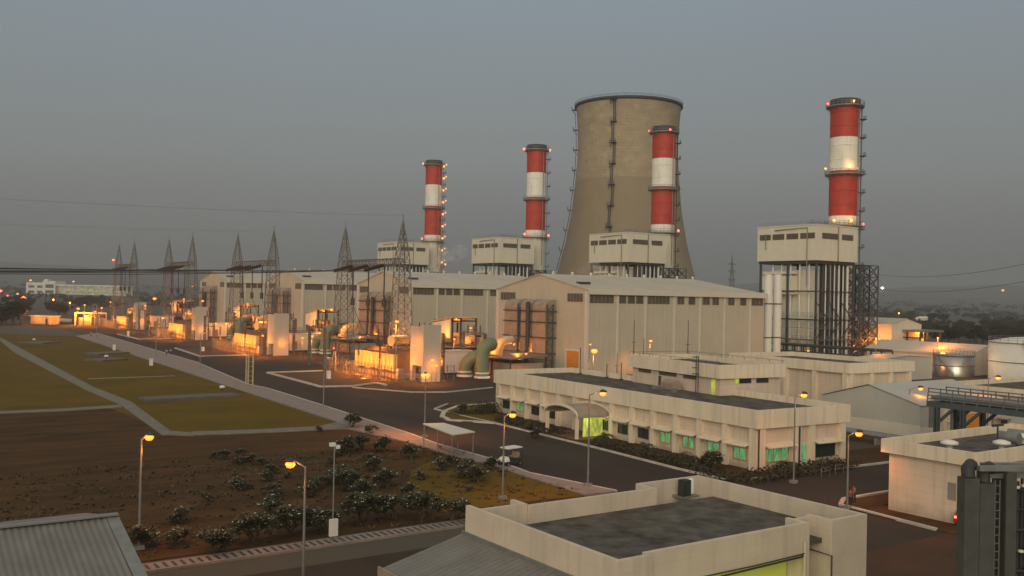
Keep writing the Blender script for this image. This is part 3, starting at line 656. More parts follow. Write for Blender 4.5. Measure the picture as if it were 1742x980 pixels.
# ------------------------------------------------------------------ cooling tower
def cooling_tower():
    t = thing('cooling_tower', 'huge weathered concrete cooling tower with flared base behind the chimneys', 'cooling tower', (334.3, 376, 0))
    P = [(42, 11), (38.5, 22), (35.6, 32.4), (32.0, 46.4), (28.9, 63.6), (27.4, 79)]
    P2 = [(27.4, 79), (26.6, 90), (26.4, 98), (26.8, 108), (27.4, 116), (27.8, 118.5)]
    mb = MB(); mb.lathe(P, 96, cap=False); sh = mb.build('shell_coated', M['tower2'], t)
    mb = MB(); mb.lathe(P2, 96, cap=False); mb.build('shell_upper', M['tower'], t)
    mb = MB(); mb.lathe([(27.8, 118.0), (28.6, 118.4), (28.6, 119.6), (27.0, 119.6), (26.2, 118), (25.2, 98), (26.2, 79), (27.7, 63.6), (30.8, 46.4), (34.4, 32.4), (40.5, 11)], 96, cap=False); mb.build('rim', M['dark'], t)
    mb = MB()
    for k in range(40):
        a = 2*math.pi*k/40; mb.bar((28.5*math.cos(a), 28.5*math.sin(a), 119.6), (28.5*math.cos(a), 28.5*math.sin(a), 120.7), .08)
    for z in (120.2, 120.7): mb.lathe([(28.5, z-.05), (28.6, z-.05), (28.6, z+.05), (28.5, z+.05), (28.5, z-.05)], 96, cap=False)
    mb.build('rim_railing', M['dark'], t)
    mb = MB()
    for k in range(36):
        a, b = 2*math.pi*k/36, 2*math.pi*(k+1)/36
        mb.bar((45*math.cos(a), 45*math.sin(a), 0), (42*math.cos(b), 42*math.sin(b), 11), .8); mb.bar((45*math.cos(b), 45*math.sin(b), 0), (42*math.cos(a), 42*math.sin(a), 11), .8)
    mb.build('base_columns', M['concrete'], t)
    prof = (P+P2[1:])
    def rad(z):
        for (r0, z0), (r1, z1) in zip(prof[:-1], prof[1:]):
            if z0 <= z <= z1: return r0+(r1-r0)*(z-z0)/(z1-z0)
        return 28
    def stairway(name, ang, zs, wid):
        mb = MB()
        for i in range(len(zs)-1):
            for s in (-.5, .5):
                pts = []
                for k in range(6):
                    z = zs[i]+(zs[i+1]-zs[i])*k/5; r_ = rad(z)+.9; a = ang+(s+.0+(i % 2)*.9)/r_; pts.append((r_*math.cos(a), r_*math.sin(a), z))
                for p, q_ in zip(pts[:-1], pts[1:]): mb.bar(p, q_, .28)
            for k in range(12):
                z = zs[i]+(zs[i+1]-zs[i])*k/12; r_ = rad(z)+.9; a0 = ang+(-.5+(i % 2)*.9)/r_; a1 = ang+(.5+(i % 2)*.9)/r_
                mb.bar((r_*math.cos(a0), r_*math.sin(a0), z), (r_*math.cos(a1), r_*math.sin(a1), z), .14)
            z = zs[i+1]; r_ = rad(min(z, 118)); u = Vector((math.cos(ang), math.sin(ang), 0)); v = Vector((-u.y, u.x, 0)); a_, b_ = r_+.02, r_+2.3; wd = wid
            c = [u*a_-v*wd, u*b_-v*wd, u*b_+v*(wd+.8), u*a_+v*(wd+.8)]
            mb.add([(p.x, p.y, z-.2) for p in c]+[(p.x, p.y, z) for p in c], [(3, 2, 1, 0), (4, 5, 6, 7), (0, 1, 5, 4), (1, 2, 6, 5), (2, 3, 7, 6), (3, 0, 4, 7)])
            for p in (c[1], c[2]): mb.bar((p.x, p.y, z), (p.x, p.y, z+1.6), .16)
            mb.bar((c[1].x, c[1].y, z+1.5), (c[2].x, c[2].y, z+1.5), .16); mb.bar((c[1].x, c[1].y, z+.8), (c[2].x, c[2].y, z+.8), .16)
            mb.bar((c[0]*1.0)[:2]+(z-2.2,) if False else (c[0].x, c[0].y, z-2.4), (c[1].x, c[1].y, z-.2), .2)
        mb.build(name, M['dark'], t)
    base = math.atan2(-math.cos(YAW), -math.sin(YAW))          # angle facing the viewer
    zs = [32+k*10.7 for k in range(9)]; stairway('stairway', base-R(23), zs, 1.1); stairway('stairway', base-R(96), zs, 1.0)
cooling_tower()

# lamps glowing low between the air ducts of each hall
for i, Y in enumerate(HALL_Y):
    o = [q for q in bpy.data.objects if q.get('category') == 'building' and q.name.startswith('turbine_hall') and abs(q.location.y-Y) < 1][0]
    for px, z, pw in ((923.5, 4.5, 260), (901, 4, 240), (872, 4, 130)):
        plight(o, (-1.6, ly(px), z), pw, r=.3)
# ------------------------------------------------------------------ transformer yards in front of the halls
UY = [0., 82.7, 165.9, 252.]
near = ['nearest', 'second nearest', 'third', 'farthest']
def reps(t, xy, labs, dys=None, scale=None):
    """first instance is t itself, the others are copies further along the row"""
    for i, d in enumerate(dys or UY):
        if i == 0: t.location = (xy[0], xy[1]+d, 0); t['label'] = labs[0]
        else: dup(t, (xy[0]+ (3 if i > 1 else 0), xy[1]+d, 0), label=labs[i])

# lattice gantry: two tapered masts with a beam
def mast(mb, cx, cy, H=33.4, zb=23.5, w0=2.2, w1=1.25):
    def c(k, z):
        if z <= zb: f = w0+(w1-w0)*z/zb
        else: f = w1*(1-(z-zb)/(H-zb))+.08
        sx, sy = ((-1, -1), (1, -1), (1, 1), (-1, 1))[k % 4]; return Vector((cx+sx*f, cy+sy*f, z))
    lv = [zb*i/9 for i in range(10)] + [zb+(H-zb)*i/5 for i in range(1, 6)]
    for k in range(4):
        for a, b in zip(lv[:-1], lv[1:]):
            mb.bar(c(k, a), c(k, b), .17); mb.bar(c(k, a), c(k+1, b), .085); mb.bar(c(k+1, a), c(k, b), .085); mb.bar(c(k, b), c(k+1, b), .08)
    mb.bar((cx, cy, H-.3), (cx, cy, H+1.5), .12)
MY = [(179.7, 208.8), (256.4, 287.0), (335, 365.4), (419.7, 448.2)]
GL = ['nearest lattice gantry with two pointed masts in front of the nearest pair of halls', 'second lattice gantry, its two pointed masts rising in front of the farthest hall', 'third lattice gantry, its two masts left of the farthest hall', 'farthest lattice gantry at the left, beside a single orange lamp']
def make_gantry(span):
    t = thing('line_gantry', 'x', 'gantry', (96, 0, 0), 0, 'lattice gantries for the power lines'); zb = 24.6
    for y in (0, span): mb = MB(); mast(mb, 0, y, zb=zb); mb.build('mast', M['lattice'], t)
    mb = MB(); w = .65
    for sx in (-w, w):
        for z in (zb-.6, zb+.8): mb.bar((sx, 0, z), (sx, span, z), .18)
    n = 16
    for i in range(n):
        y0, y1 = span*i/n, span*(i+1)/n
        for sx in (-w, w):
            mb.bar((sx, y0, zb-.6), (sx, (y0+y1)/2, zb+.8), .11); mb.bar((sx, (y0+y1)/2, zb+.8), (sx, y1, zb-.6), .11)
        for z in (zb-.6, zb+.8): mb.bar((-w, y0, z), (w, y1, z), .1)
    mb.build('beam', M['lattice'], t)
    for f in (.25, .52, .80):
        y = span*f; mb = MB()
        n = 16; a, b = Vector((-.8, y, zb-.6)), Vector((-5.6, y-.4, zb-1.9)); d = (b-a)/n
        mb.bar(a, b, .14)
        for k in range(n): p = a+d*(k+.3); q = a+d*(k+.62); mb.tube([p, q], .42, 8)
        mb.build('insulator_string', M['insul'], t)
        mb = MB(); mb.bar((0, y+1, zb-.6), (0, y+1, 15.5), .22); mb.tube([(0, y+1, 16.5), (0, y+1, 14.8)], .5, 8); mb.build('drop_insulator', M['dark'], t)
    mb = MB()
    for f in (.25, .52, .80): mb.tube([(0, span*f+1, 15), (2, span*f+.4, 10), (4, span*f-1, 6)], .07, 5)
    mb.build('drop_cables', M['dark'], t)
    return t
for i, (a, b) in enumerate(MY):
    g = make_gantry(b-a); g.location = (96, a, 0); g['label'] = GL[i]; g.scale.z = (1, 1.04, 1.08, 1.10)[i]
# power lines running away to the left
for i, (a, b) in enumerate(MY):
    for k, f in enumerate((.25, .52, .80)):
        y = a+(b-a)*f; zz_ = 22.7*(1, 1.04, 1.08, 1.10)[i]; p0 = Vector((90.4, y-.4, zz_)); p1 = Vector((-130, y-12, zz_)); sag = 2.2+.5*k
        mb = MB(); mb.tube([p0.lerp(p1, s/20)+Vector((0, 0, -sag*4*(s/20)*(1-s/20))) for s in range(21)], .085, 5)
        tag(mb.build('power_line', M['dark']), ('%s power line strung leftwards from the %s' % (('right', 'middle', 'left')[k], ('nearest gantry', 'second gantry', 'third gantry', 'farthest gantry')[i])), 'power line', 'power lines crossing the sky')
for i, (X, Y) in enumerate(((96, 179.7), (96, 256.4))):
    mb = MB(); p0 = Vector((X, Y, 34.6)); p1 = Vector((-160, Y-15, 36)); mb.tube([p0.lerp(p1, s/16)+Vector((0, 0, -3.5*4*(s/16)*(1-s/16))) for s in range(17)], .025, 4)
    tag(mb.build('earth_wire', M['steel']), 'thin earth wire from the tip of the %s gantry' % ('nearest', 'second')[i], 'wire', 'power lines crossing the sky')

# transformer
def make_transformer():
    t = thing('transformer', 'x', 'transformer', (0, 0, 0), 0, 'power transformers lit by orange lamps'); XP = M['xfmr']
    mb = MB(); mb.box(1.2, 6, .8, 6, 20, 5.6); mb.box(1.0, 5.8, 5.2, 6.2, 20.2, 5.5); mb.box(1.6, 6.4, 5.6, 5.6, 19.6, 6.0); mb.build('tank', M['tankshade'], t)
    mb = MB(); mb.box(.6, 3.5, 0, 6.8, 22.5, .8); mb.build('plinth', M['concrete'], t)
    for k in range(10):                                    # radiator banks with fins
        y = 3.9+k*1.9; mb = MB()
        for j in range(4): mb.box(-.15, y+j*.33, 1.5+.12*(k % 3), .85, y+j*.33+.13, 5.0)
        mb.box(.2, y-.02, 4.6, .75, y+1.15, 4.8); mb.box(.2, y-.02, 1.9, .75, y+1.15, 2.1); mb.build('radiator', XP, t)
    mb = MB(); mb.tube([(1.5, 8.2, 7.7), (6.6, 9.4, 7.7)], 1.15, 20); mb.box(2.2, 8.2, 5.9, 2.5, 8.9, 6.7); mb.box(5.2, 8.8, 5.9, 5.5, 9.5, 6.7); mb.build('conservator', XP, t)
    mb = MB(); mb.tube([(2.2, 9.5, 7.2), (2.2, 11, 6.8), (2.4, 12, 6.1)], .18, 6); mb.build('conservator_pipe', XP, t)
    for k in range(3):
        y = 12+k*3.0; mb = MB()
        for q in range(14): z = 6.1+q*.27; mb.lathe([(.16, z), (.32, z+.05), (.16, z+.2)], 8, 3.4, y)
        mb.tube([(3.4, y, 6), (3.2, y-.3, 10.8)], .1, 6); mb.build('bushing', M['insul'], t)
    mb = MB(); mb.box(-.1, 22.8, 0, 1.2, 24.6, 2.4); mb.box(-.1, 1.2, 0, 1.0, 2.6, 2.2); mb.build_each('control_cabinet', M['steel'], t)
    return t
TL = ['nearest power transformer, long glowing orange radiator front inside the fence', 'second nearest power transformer, glowing orange with a pale conservator drum on top', 'third power transformer, orange lit front left of the small white slab wall', 'farthest power transformer, dim orange box at the left end of the yards']
tr = make_transformer()
for k_, (y_, z_) in enumerate(((4, 2.2), (9.5, 3.2), (15, 2.2), (21, 3.2))): plight(tr, (-2.6, y_, z_), 520, r=.3)
plight(tr, (3.5, 9, 9.8), 260, r=.3); plight(tr, (7.5, 3, 4), 300, r=.3)
reps(tr, (92.2, 171.5), TL)

# fence with lamps round each transformer
def make_fence():
    t = thing('yard_fence', 'x', 'fence', (0, 0, 0), 0, 'wire fences round the transformers'); mb = MB()
    pts = [(0, 0), (0, 33), (12, 33)]; seg = [((0, 0), (0, 33)), ((0, 0), (14, -1)), ((0, 33), (14, 34))]; posts = MB()
    for a, b in seg:
        L = math.hypot(b[0]-a[0], b[1]-a[1]); n = int(L/1.5)
        for i in range(n+1):
            x, y = a[0]+(b[0]-a[0])*i/n, a[1]+(b[1]-a[1])*i/n; posts.box(x-.06, y-.06, 0, x+.06, y+.06, 3.3)
        for z in (.3, 1.2, 2.1, 2.9, 3.2): mb.bar((*a, z), (*b, z), .05)
        m2 = int(L/.35)
        for i in range(m2): x, y = a[0]+(b[0]-a[0])*i/m2, a[1]+(b[1]-a[1])*i/m2; mb.bar((x, y, .2), (x, y, 3.0), .025)
    posts.build_each('post', M['lattice'], t); mb.build('wire_mesh', M['lattice'], t); return t
fe = make_fence(); reps(fe, (87.6, 167.5), ['wire fence round the nearest transformer', 'wire fence round the second nearest transformer', 'wire fence round the third transformer', 'wire fence round the farthest transformer'])

# bus support insulators inside the fence (thin upright posts)
def make_bus():
    t = thing('bus_support', 'x', 'insulator post', (0, 0, 0), 0, 'bus supports in the yards'); mb = MB(); mb.box(-.12, -.12, 0, .12, .12, 4.4); mb.box(-.5, -.5, 0, .5, .5, .3); mb.build('stand', M['steel'], t)
    mb = MB()
    for q in range(10): mb.lathe([(.14, 4.4+q*.25), (.3, 4.45+q*.25), (.14, 4.6+q*.25)], 8)
    mb.build('insulator', M['insul'], t); return t
bs = make_bus(); cnt = 0
BP = [(-3.0, 4), (-3.0, 14), (-3.0, 26)]
for i, d in enumerate(UY[:3]):
    for j, (x, y) in enumerate(BP):
        lab = '%s bus support post in front of the %s transformer' % (('right', 'middle', 'left')[j], near[i])
        if cnt == 0: bs.location = (92+x, 171.5+d+y, 0); bs['label'] = lab
        else: dup(bs, (92+x, 171.5+d+y, 0), label=lab)
        cnt += 1

# white slab wall (fire wall block) in each yard
t = thing('fire_wall', 'x', 'wall', (0, 0, 0), 0, 'tall white slab walls in the yards')
mb = MB(); mb.box(0, 0, 0, 4.1, .8, 11.6); mb.box(-.003, -.0, 0, .75, .0, 11.6) if False else None; mb.build('front_slab', M['slab'], t)
mb = MB(); mb.box(0, .803, 3.2, .8, 5.4, 11.2); mb.box(0, 4.4, 0, .8, 5.4, 3.197); mb.build('side_slab', M['slab'], t); plight(t, (2.2, -1.5, 3.4), 60, r=.2); plight(t, (-1.6, 4, 3.6), 60, r=.2)
reps(t, (94.0, 166.2), ['tall white slab wall beside the bright roadside lamp, nearest of its kind', 'second tall white slab wall, in front of the second nearest pair of ducts', 'third white slab wall, in front of the farthest hall', 'farthest white slab wall, small and dim at the left'])

# steel box on stilts with sloping roof (air intake shed)
t = thing('intake_shed', 'x', 'shed', (0, 0, 0), 0, 'steel sheds on stilts between the halls')
W_, D_ = 7.6, 6.6; mb = MB()
mb.add([(-.4, -.6, 12.2), (W_, -.6, 12.2), (W_, D_+3, 10.8), (-.4, D_+3, 10.8), (-.4, -.6, 12.55), (W_, -.6, 12.55), (W_, D_+3, 11.15), (-.4, D_+3, 11.15)], [(3, 2, 1, 0), (4, 5, 6, 7), (0, 1, 5, 4), (1, 2, 6, 5), (2, 3, 7, 6), (3, 0, 4, 7)]); mb.build('roof', M['hroof'], t)
mb = MB(); mb.add([(-.1, .5, 7.2), (-.1, D_+2.6, 7.2), (-.1, D_+2.6, 10.7), (-.1, .5, 11.9), (.1, .5, 7.2), (.1, D_+2.6, 7.2), (.1, D_+2.6, 10.7), (.1, .5, 11.9)], [(0, 1, 2, 3), (7, 6, 5, 4), (0, 4, 5, 1), (1, 5, 6, 2), (2, 6, 7, 3), (3, 7, 4, 0)]); mb.box(.4, D_+2, 7.2, W_*.45, D_+2.2, 10.6); mb.build_each('side_panel', M['hrsg'], t)
mb = MB()
for x, y, z in ((.2, .1, 12.2), (.2, 4.5, 11.3), (2.6, .1, 12.2), (7.0, .1, 12.2), (.2, 8.8, 10.7), (7.0, 8.8, 10.7)): mb.box(x, y, 0, x+.35, y+.35, z)
for z in (5.6, 11.4): mb.bar((.4, .3, z), (7.2, .3, z), .3); mb.bar((.4, .5, z), (.4, 9, z), .3)
mb.build('frame', M['dark'], t)
mb = MB(); mb.box(-2.5, -.5, 5.0, 12, 12, 5.2)
for k in range(13): mb.bar((-2.5, -.5+k, 5.2), (-2.5, -.5+k, 6.3), .06)
for k in range(10): mb.bar((-2.5+k*1.5, -.5, 5.2), (-2.5+k*1.5, -.5, 6.3), .06)
for z in (5.8, 6.3): mb.bar((-2.5, -.5, z), (-2.5, 12, z), .06); mb.bar((-2.5, -.5, z), (12, -.5, z), .06)
mb.build('platform', M['steel'], t)
mb = MB(); mb.tube([(-1, 3, 7), (8, 2.5, 7)], .9, 12); mb.tube([(2, 7, 7.2), (8, 6, 7.2)], 1.1, 12); mb.box(2, .6, 5.2, 6, 2.2, 7.6); mb.box(9, 1.5, 5.2, 13, 4, 7.2); mb.build('machinery', M['xfmr'], t)
mb = MB(); mb.box(-2, .5, 0, 6, 11, 4.6); mb.build('enclosure', M['dark'], t)
plight(t, (4.2, 4.5, 10.2), 110, r=.2); plight(t, (-2.2, 2, 8.2), 160, r=.2); plight(t, (5, -1.5, 6.8), 130, r=.2)
reps(t, (118, 195), ['steel shed on stilts with sloping roof, nearest one, behind the green pipes', 'second steel shed on stilts with sloping roof, brown opening with a bright lamp', 'third steel shed on stilts, small and yellow lit before the farthest hall', 'farthest steel shed on stilts, left of the farthest hall'], dys=[0, 81, 162, 250])

# white electrical container and dark cooler block
t = thing('equipment_container', 'x', 'container', (0, 0, 0), 0, 'pale equipment containers in the yards')
mb = MB(); mb.box(0, 0, .6, 10, 3, 5.2); mb.build('body', M['white'], t)
mb = MB(); mb.box(-.2, -.2, 5.2, 10.2, 3.2, 5.5); mb.build('roof', M['trim'], t)
mb = MB(); mb.box(.2, .2, 0, 9.8, 2.8, .6); mb.build('base_frame', M['dark'], t)
mb = MB(); mb.box(1.2, -.08, .8, 2.4, -.003, 3.2); mb.build('door', M['concrete'], t)
reps(t, (103, 178), ['pale equipment container right of the nearest white slab wall', 'pale equipment container right of the second white slab wall', 'pale equipment container right of the third white slab wall', 'pale equipment container right of the farthest white slab wall'])
t = thing('cooler_block', 'x', 'cooler', (0, 0, 0), 0, 'dark cooler blocks at the hall corners')
mb = MB(); mb.box(0, 0, 2.4, 8, 6, 7.4); mb.build('housing', M['dark'], t)
mb = MB()
for k in range(5): mb.box(-.1+k*1.9, -.12, 0, .1+k*1.9, .1, 7.6)
for k in range(4): mb.box(-.12, k*2-.1, 0, .1, k*2+.1, 7.6)
mb.build('frame', M['bluesteel'], t)
mb = MB(); mb.box(-.5, -.6, 7.6, 8.5, 6.5, 7.8)
for k in range(9): mb.bar((-.5+k, -.6, 7.8), (-.5+k, -.6, 8.9), .06); 
for z in (8.3, 8.9): mb.bar((-.5, -.6, z), (8.5, -.6, z), .06)
mb.build('platform', M['steel'], t)
reps(t, (124.5, 204.), ['dark framed cooler block beside the green pipes', 'dark cooler block left of the second nearest air ducts', 'dark cooler block left of the third air ducts', 'dark cooler block left of the farthest air ducts'], dys=[0, 81, 164, 250])

# green cooling water pipes
t = thing('water_pipe', 'x', 'pipe', (0, 0, 0), 0, 'big green cooling water pipes')
mb = MB(); r = 1.45
arc = [(0, 0, 0), (0, 0, 5.2)] + [(1.9-1.9*math.cos(R(a)), .3*a/90, 5.2+1.9*math.sin(R(a))) for a in (20, 45, 70, 90)] + [(3.0, 1.2, 7.1), (4.6, 4, 7.1)]
mb.tube(arc, r, 20); mb.build('riser', M['green'], t)
mb = MB(); ex, ey = -1.6, 4.6; arc = [(ex, ey, 0), (ex, ey, 1.2)] + [(ex+.82*(3.0-3.0*math.cos(R(a))), ey-.57*(3.0-3.0*math.cos(R(a))), 1.2+3.2*math.sin(R(a))) for a in (20, 40, 60, 80, 90)] + [(ex+4.4, ey-3.0, 4.4)]
mb.tube(arc, r, 20); mb.build('elbow', M['green'], t)
mb = MB()
for x, y in ((0, 0), (ex, ey)): mb.lathe([(r+.02, .9), (r+.1, .9), (r+.1, 1.25), (r+.02, 1.25)], 20, x, y, cap=False); mb.lathe([(r+.3, 0), (r+.3, .4), (r+.01, .4)], 20, x, y, cap=False)
mb.build_each('flange_ring', M['white'], t)
p = G(820, 643); reps(t, (p.x, p.y), ['big green pipes bending down to the ground left of the control building', 'big green pipes in the second yard', 'big green pipes in the third yard'], dys=[0, 83, 166])

# low shed roof at the foot of the nearest duct group, with flaring yellow-lit elbow duct
t = thing('low_shed', 'x', 'shed', (0, 0, 0), 0, 'low sheds at the foot of the air ducts')
mb = MB(); mb.add([(0, 0, 3.7), (11, 0, 4.3), (11, 17, 4.3), (0, 17, 3.7), (0, 0, 4.0), (11, 0, 4.6), (11, 17, 4.6), (0, 17, 4.0)], [(3, 2, 1, 0), (4, 5, 6, 7), (0, 1, 5, 4), (1, 2, 6, 5), (2, 3, 7, 6), (3, 0, 4, 7)]); mb.build('roof', M['corr'], t)
mb = MB()
for x in (.5, 10.2):
    for y in (.5, 8, 16): mb.box(x, y, 0, x+.25, y+.25, 3.72)
mb.build_each('post', M['dark'], t)
mb = MB(); mb.box(1, 1, 0, 10, 16, 2.8); mb.build('pump_skid', M['duct'], t)
reps(t, (118, 170), ['low orange lit shed just behind the corner of the control building', 'low shed at the foot of the second nearest air ducts', 'low shed at the foot of the third air ducts'], dys=[0, 83, 166])
t = thing('elbow_duct', 'x', 'duct', (0, 0, 0), 0, 'curved elbow ducts glowing yellow')
mb = MB(); mb.tube([(0, 0, 4.2), (.3, 0, 5.6), (1.2, 0, 7.0), (2.6, 0, 7.6), (4.2, 0, 7.6)], [1.5, 1.3, 1.1, 1.0, 1.0], 14); mb.build('duct', M['xfmr'], t)
mb = MB(); mb.tube([(4.2, 0, 7.6), (4.6, 0, 7.6)], 1.25, 14); mb.build('flange', M['steel'], t); plight(t, (-1.6, -1.8, 7.6), 150, r=.2); plight(t, (5.5, -.5, 5.2), 160, r=.2)
reps(t, (120, 178.5), ['curved duct glowing yellow on the low shed left of the orange door', 'curved duct glowing yellow above the nearest transformer', 'curved duct glowing yellow above the second nearest transformer'], dys=[0, 83, 166])


# slim switch frames and piping skids that fill the yards
def make_switch():
    t = thing('switch_frame', 'x', 'frame', (0, 0, 0), 0, 'slim switch frames in the yards')
    for y in (0, 9): mb = MB(); lattice_box(mb, -.25, y-.25, .25, y+.25, 0, 9.5, 9, .07); mb.build('leg', M['lattice'], t)
    mb = MB(); mb.bar((0, 0, 9.5), (0, 9, 9.5), .3); mb.bar((0, 0, 6.5), (0, 9, 6.5), .18); mb.build('crossbeam', M['lattice'], t)
    for y in (2, 4.5, 7):
        mb = MB()
        for q in range(8): mb.lathe([(.1, 9.6+q*.2), (.22, 9.65+q*.2), (.1, 9.76+q*.2)], 8, 0, y)
        mb.build('insulator', M['insul'], t)
    return t
sw = make_switch(); n_ = 0
for i, d in enumerate(UY):
    for j, (x, y) in enumerate(((101.5, 171), (108, 186), (88.8, 203), (112, 171))):
        lab = '%s slim switch frame in the %s transformer yard' % (('front right', 'rear middle', 'far left', 'rear right')[j], near[i])
        if n_ == 0: sw.location = (x, y+d, 0); sw['label'] = lab
        else: dup(sw, (x, y+d, 0), label=lab)
        n_ += 1
def make_skid(seed):
    rng = random.Random(seed); t = thing('piping_skid', 'x', 'pipework', (0, 0, 0), 0, 'tangled orange lit pipework in the yards'); mb = MB()
    for k in range(9): x, y = rng.uniform(0, 8), rng.uniform(0, 11); h = rng.uniform(1.5, 5.2); mb.tube([(x, y, 0), (x, y, h), (x+rng.choice((-1.6, 1.6)), y+rng.uniform(-.5, .5), h+.05)], rng.uniform(.12, .32), 8)
    for k in range(8): z = rng.uniform(.8, 5); y = rng.uniform(0, 11); mb.tube([(0, y, z), (8, y+rng.uniform(-1, 1), z)], rng.uniform(.08, .22), 8)
    mb.build_each('pipe', M['xfmr'], t); mb = MB()
    for k in range(6): x, y = rng.uniform(0, 7), rng.uniform(0, 10); mb.box(x, y, .1, x+rng.uniform(.6, 1.6), y+rng.uniform(.6, 1.6), rng.uniform(1.2, 3.2))
    mb.build_each('cabinet', M['duct'], t); mb = MB()
    for x in (0, 4, 8):
        for y in (0, 5.5, 11): mb.box(x-.08, y-.08, 0, x+.08, y+.08, 5.4)
    for z in (2.6, 5.3):
        for y in (0, 5.5, 11): mb.bar((0, y, z), (8, y, z), .14)
        for x in (0, 4, 8): mb.bar((x, 0, z), (x, 11, z), .14)
    mb.build('frame', M['dark'], t); plight(t, (3, 4, 4.2), 380, r=.3); return t
sk = [make_skid(41), make_skid(42)]
for k, (x, y) in enumerate(((100.5, 184.5), (106, 200))):
    for i, d in enumerate(UY):
        lab = '%s block of tangled pipework in the %s transformer yard' % (('front', 'rear')[k], near[i])
        if i == 0: sk[k].location = (x, y, 0); sk[k]['label'] = lab
        else: dup(sk[k], (x, y+d, 0), label=lab)

# ------------------------------------------------------------------ lamps
def street_lamp(lab, base, head_px, z=9.0, arm=None, bright=1., lit=True, grp='street lamps along the roads', wid=.17, big=1.):
    """pole at base (x,y); the head hangs at the end of an arm, direction given by metres in x,y"""
    t = thing('street_lamp', lab, 'street lamp', (base[0], base[1], 0), 0, grp); ax, ay = arm
    mb = MB(); mb.tube([(0, 0, 0), (0, 0, z*.55), (0, 0, z)], [wid*.62, wid*.5, wid*.36], 8); mb.build('pole', M['steel'], t)
    mb = MB(); mb.box(-.3, -.3, 0, .3, .3, .32); mb.build('base', M['concrete'], t)
    L = math.hypot(ax, ay); mb = MB(); mb.tube([(0, 0, z-.1), (ax*.5, ay*.5, z+.22), (ax*.82, ay*.82, z+.3)], .05, 6); mb.build('arm', M['steel'], t)
    hd = MB(); a, b = Vector((ax*.75, ay*.75, z+.32)), Vector((ax*1.05, ay*1.05, z+.30)); hd.tube([a, a.lerp(b, .2), a.lerp(b, .8), b+Vector((ax, ay, 0)).normalized()*.25], [.07, .17, .19, .08], 8); hd.build('housing', M['dark'], t)
    mb = MB(); c = a.lerp(b, .75); mb.lathe([(.01, -.30*big), (.2*big, -.24*big), (.31*big, -.06*big), (.24*big, .06), (.01, .1)], 12); mb.build('bulb', M['sodium'] if lit else M['white'], t, (c.x, c.y, c.z-.16))
    if lit: plight(t, (c.x, c.y, c.z-.62*big), 150*bright, r=.3, down=True); plight(t, (c.x*.5, c.y*.5, c.z-.3), 5*bright, r=.1)
    return t
def P2(px, py): p = G(px, py); return (p.x, p.y)
RA = (rgt0.x, rgt0.y)
def armr(m): return (RA[0]*m, RA[1]*m)
street_lamp('tall lit street lamp with a short arm at the left edge of the field', (16.2, 67.5), None, 7.62, armr(.55), 1.2)
street_lamp('street lamp in front of the field, lit, its arm reaching left', P2(515, 1005), None, zat(*P2(515, 1005), 793), armr(-.95), .8)
street_lamp('street lamp beside the shelter, near the nearest white slab wall', P2(722, 745), None, 7.7, (.3, .6), 5, big=1.9)
street_lamp('street lamp at the field edge behind the white vehicle, arm to the right', P2(855, 850), None, 7.35, armr(.75), 1)
street_lamp('street lamp on the pavement right in front of the arched entrance', P2(1000, 828), None, 8.75, armr(1.3), .9)
street_lamp('street lamp at the right corner of the control building', P2(1350, 822), None, 8.6, armr(.9), .9)
street_lamp('street lamp by the two people, between control building and pump house', P2(1441, 866), None, 6.45, armr(.95), .9)
street_lamp('street lamp in front of the grey shed, beside the pipe bridge', tuple(G(1546, 747)[:2]), None, zat(*G(1546, 747)[:2], 662), armr(1.5), .25)
street_lamp('unlit street lamp pole on the pavement right of the lawn', P2(550, 695), None, 7.7, armr(.7), 1, lit=False)
street_lamp('unlit street lamp pole on the pavement halfway along the lawn', P2(340, 628), None, 8, armr(.8), 1, lit=False)
street_lamp('unlit street lamp pole on the far pavement', P2(265, 606), None, 8, armr(.8), 1, lit=False)
street_lamp('unlit street lamp pole at the far end of the pavement', P2(164, 577), None, 8, armr(.8), 1, lit=False)
street_lamp('street lamp on the flat roof at the right, lit, with a short pole', tuple(G(1681, 668, 6)[:2]), None, zat(*G(1681, 668, 6)[:2], 644), armr(1.4), 1)
# floodlight pole with white cabinet by the tiled path
t = thing('floodlight_pole', 'thin floodlight pole with a white cabinet at its foot by the tiled path', 'floodlight', (28.3, 62.6, 0))
mb = MB(); mb.tube([(0, 0, 0), (0, 0, 7)], .06, 8); mb.build('pole', M['steel'], t)
mb = MB(); mb.box(-.3, -.25, .5, .3, .0, 1.7); mb.build('cabinet', M['white'], t)
mb = MB(); mb.box(-.35, -.12, 6.9, .05, .15, 7.15); mb.box(.1, -.1, 6.7, .4, .15, 6.95); mb.build_each('floodlight_head', M['white'], t)
# small lamps on poles and walls of the plant: (px, py, distance hint X plane or ground z) -> label
def small_lamp(px, py, X, lab, r=.34, power=260, m='sodium', col=(1, .31, .035), pole=True, grp='orange lamps in the yards', ground=0):
    p = onX(px, py, X); t = thing('yard_lamp', lab, 'lamp', (p.x, p.y, ground), 0, grp); h = p.z-ground
    if pole: mb = MB(); mb.tube([(0, .25, 0), (0, .25, h+.2)], .07, 6); mb.bar((0, .3, h+.25), (0, -.1, h+.25), .1); mb.build('pole', M['steel'], t)
    else: mb = MB(); mb.bar((.5, 0, h+.2), (0, 0, h+.1), .1); mb.build('bracket', M['steel'], t)
    mb = MB(); mb.lathe([(.01, -r*.8), (r*.75, -r*.5), (r, 0), (r*.6, r*.45), (.01, r*.5)], 10); mb.build('bulb', M[m], t, (0, 0, h))
    if power: plight(t, (-.5, -.3, h-r-.15), power, col, r=.4, down=True)
    return t
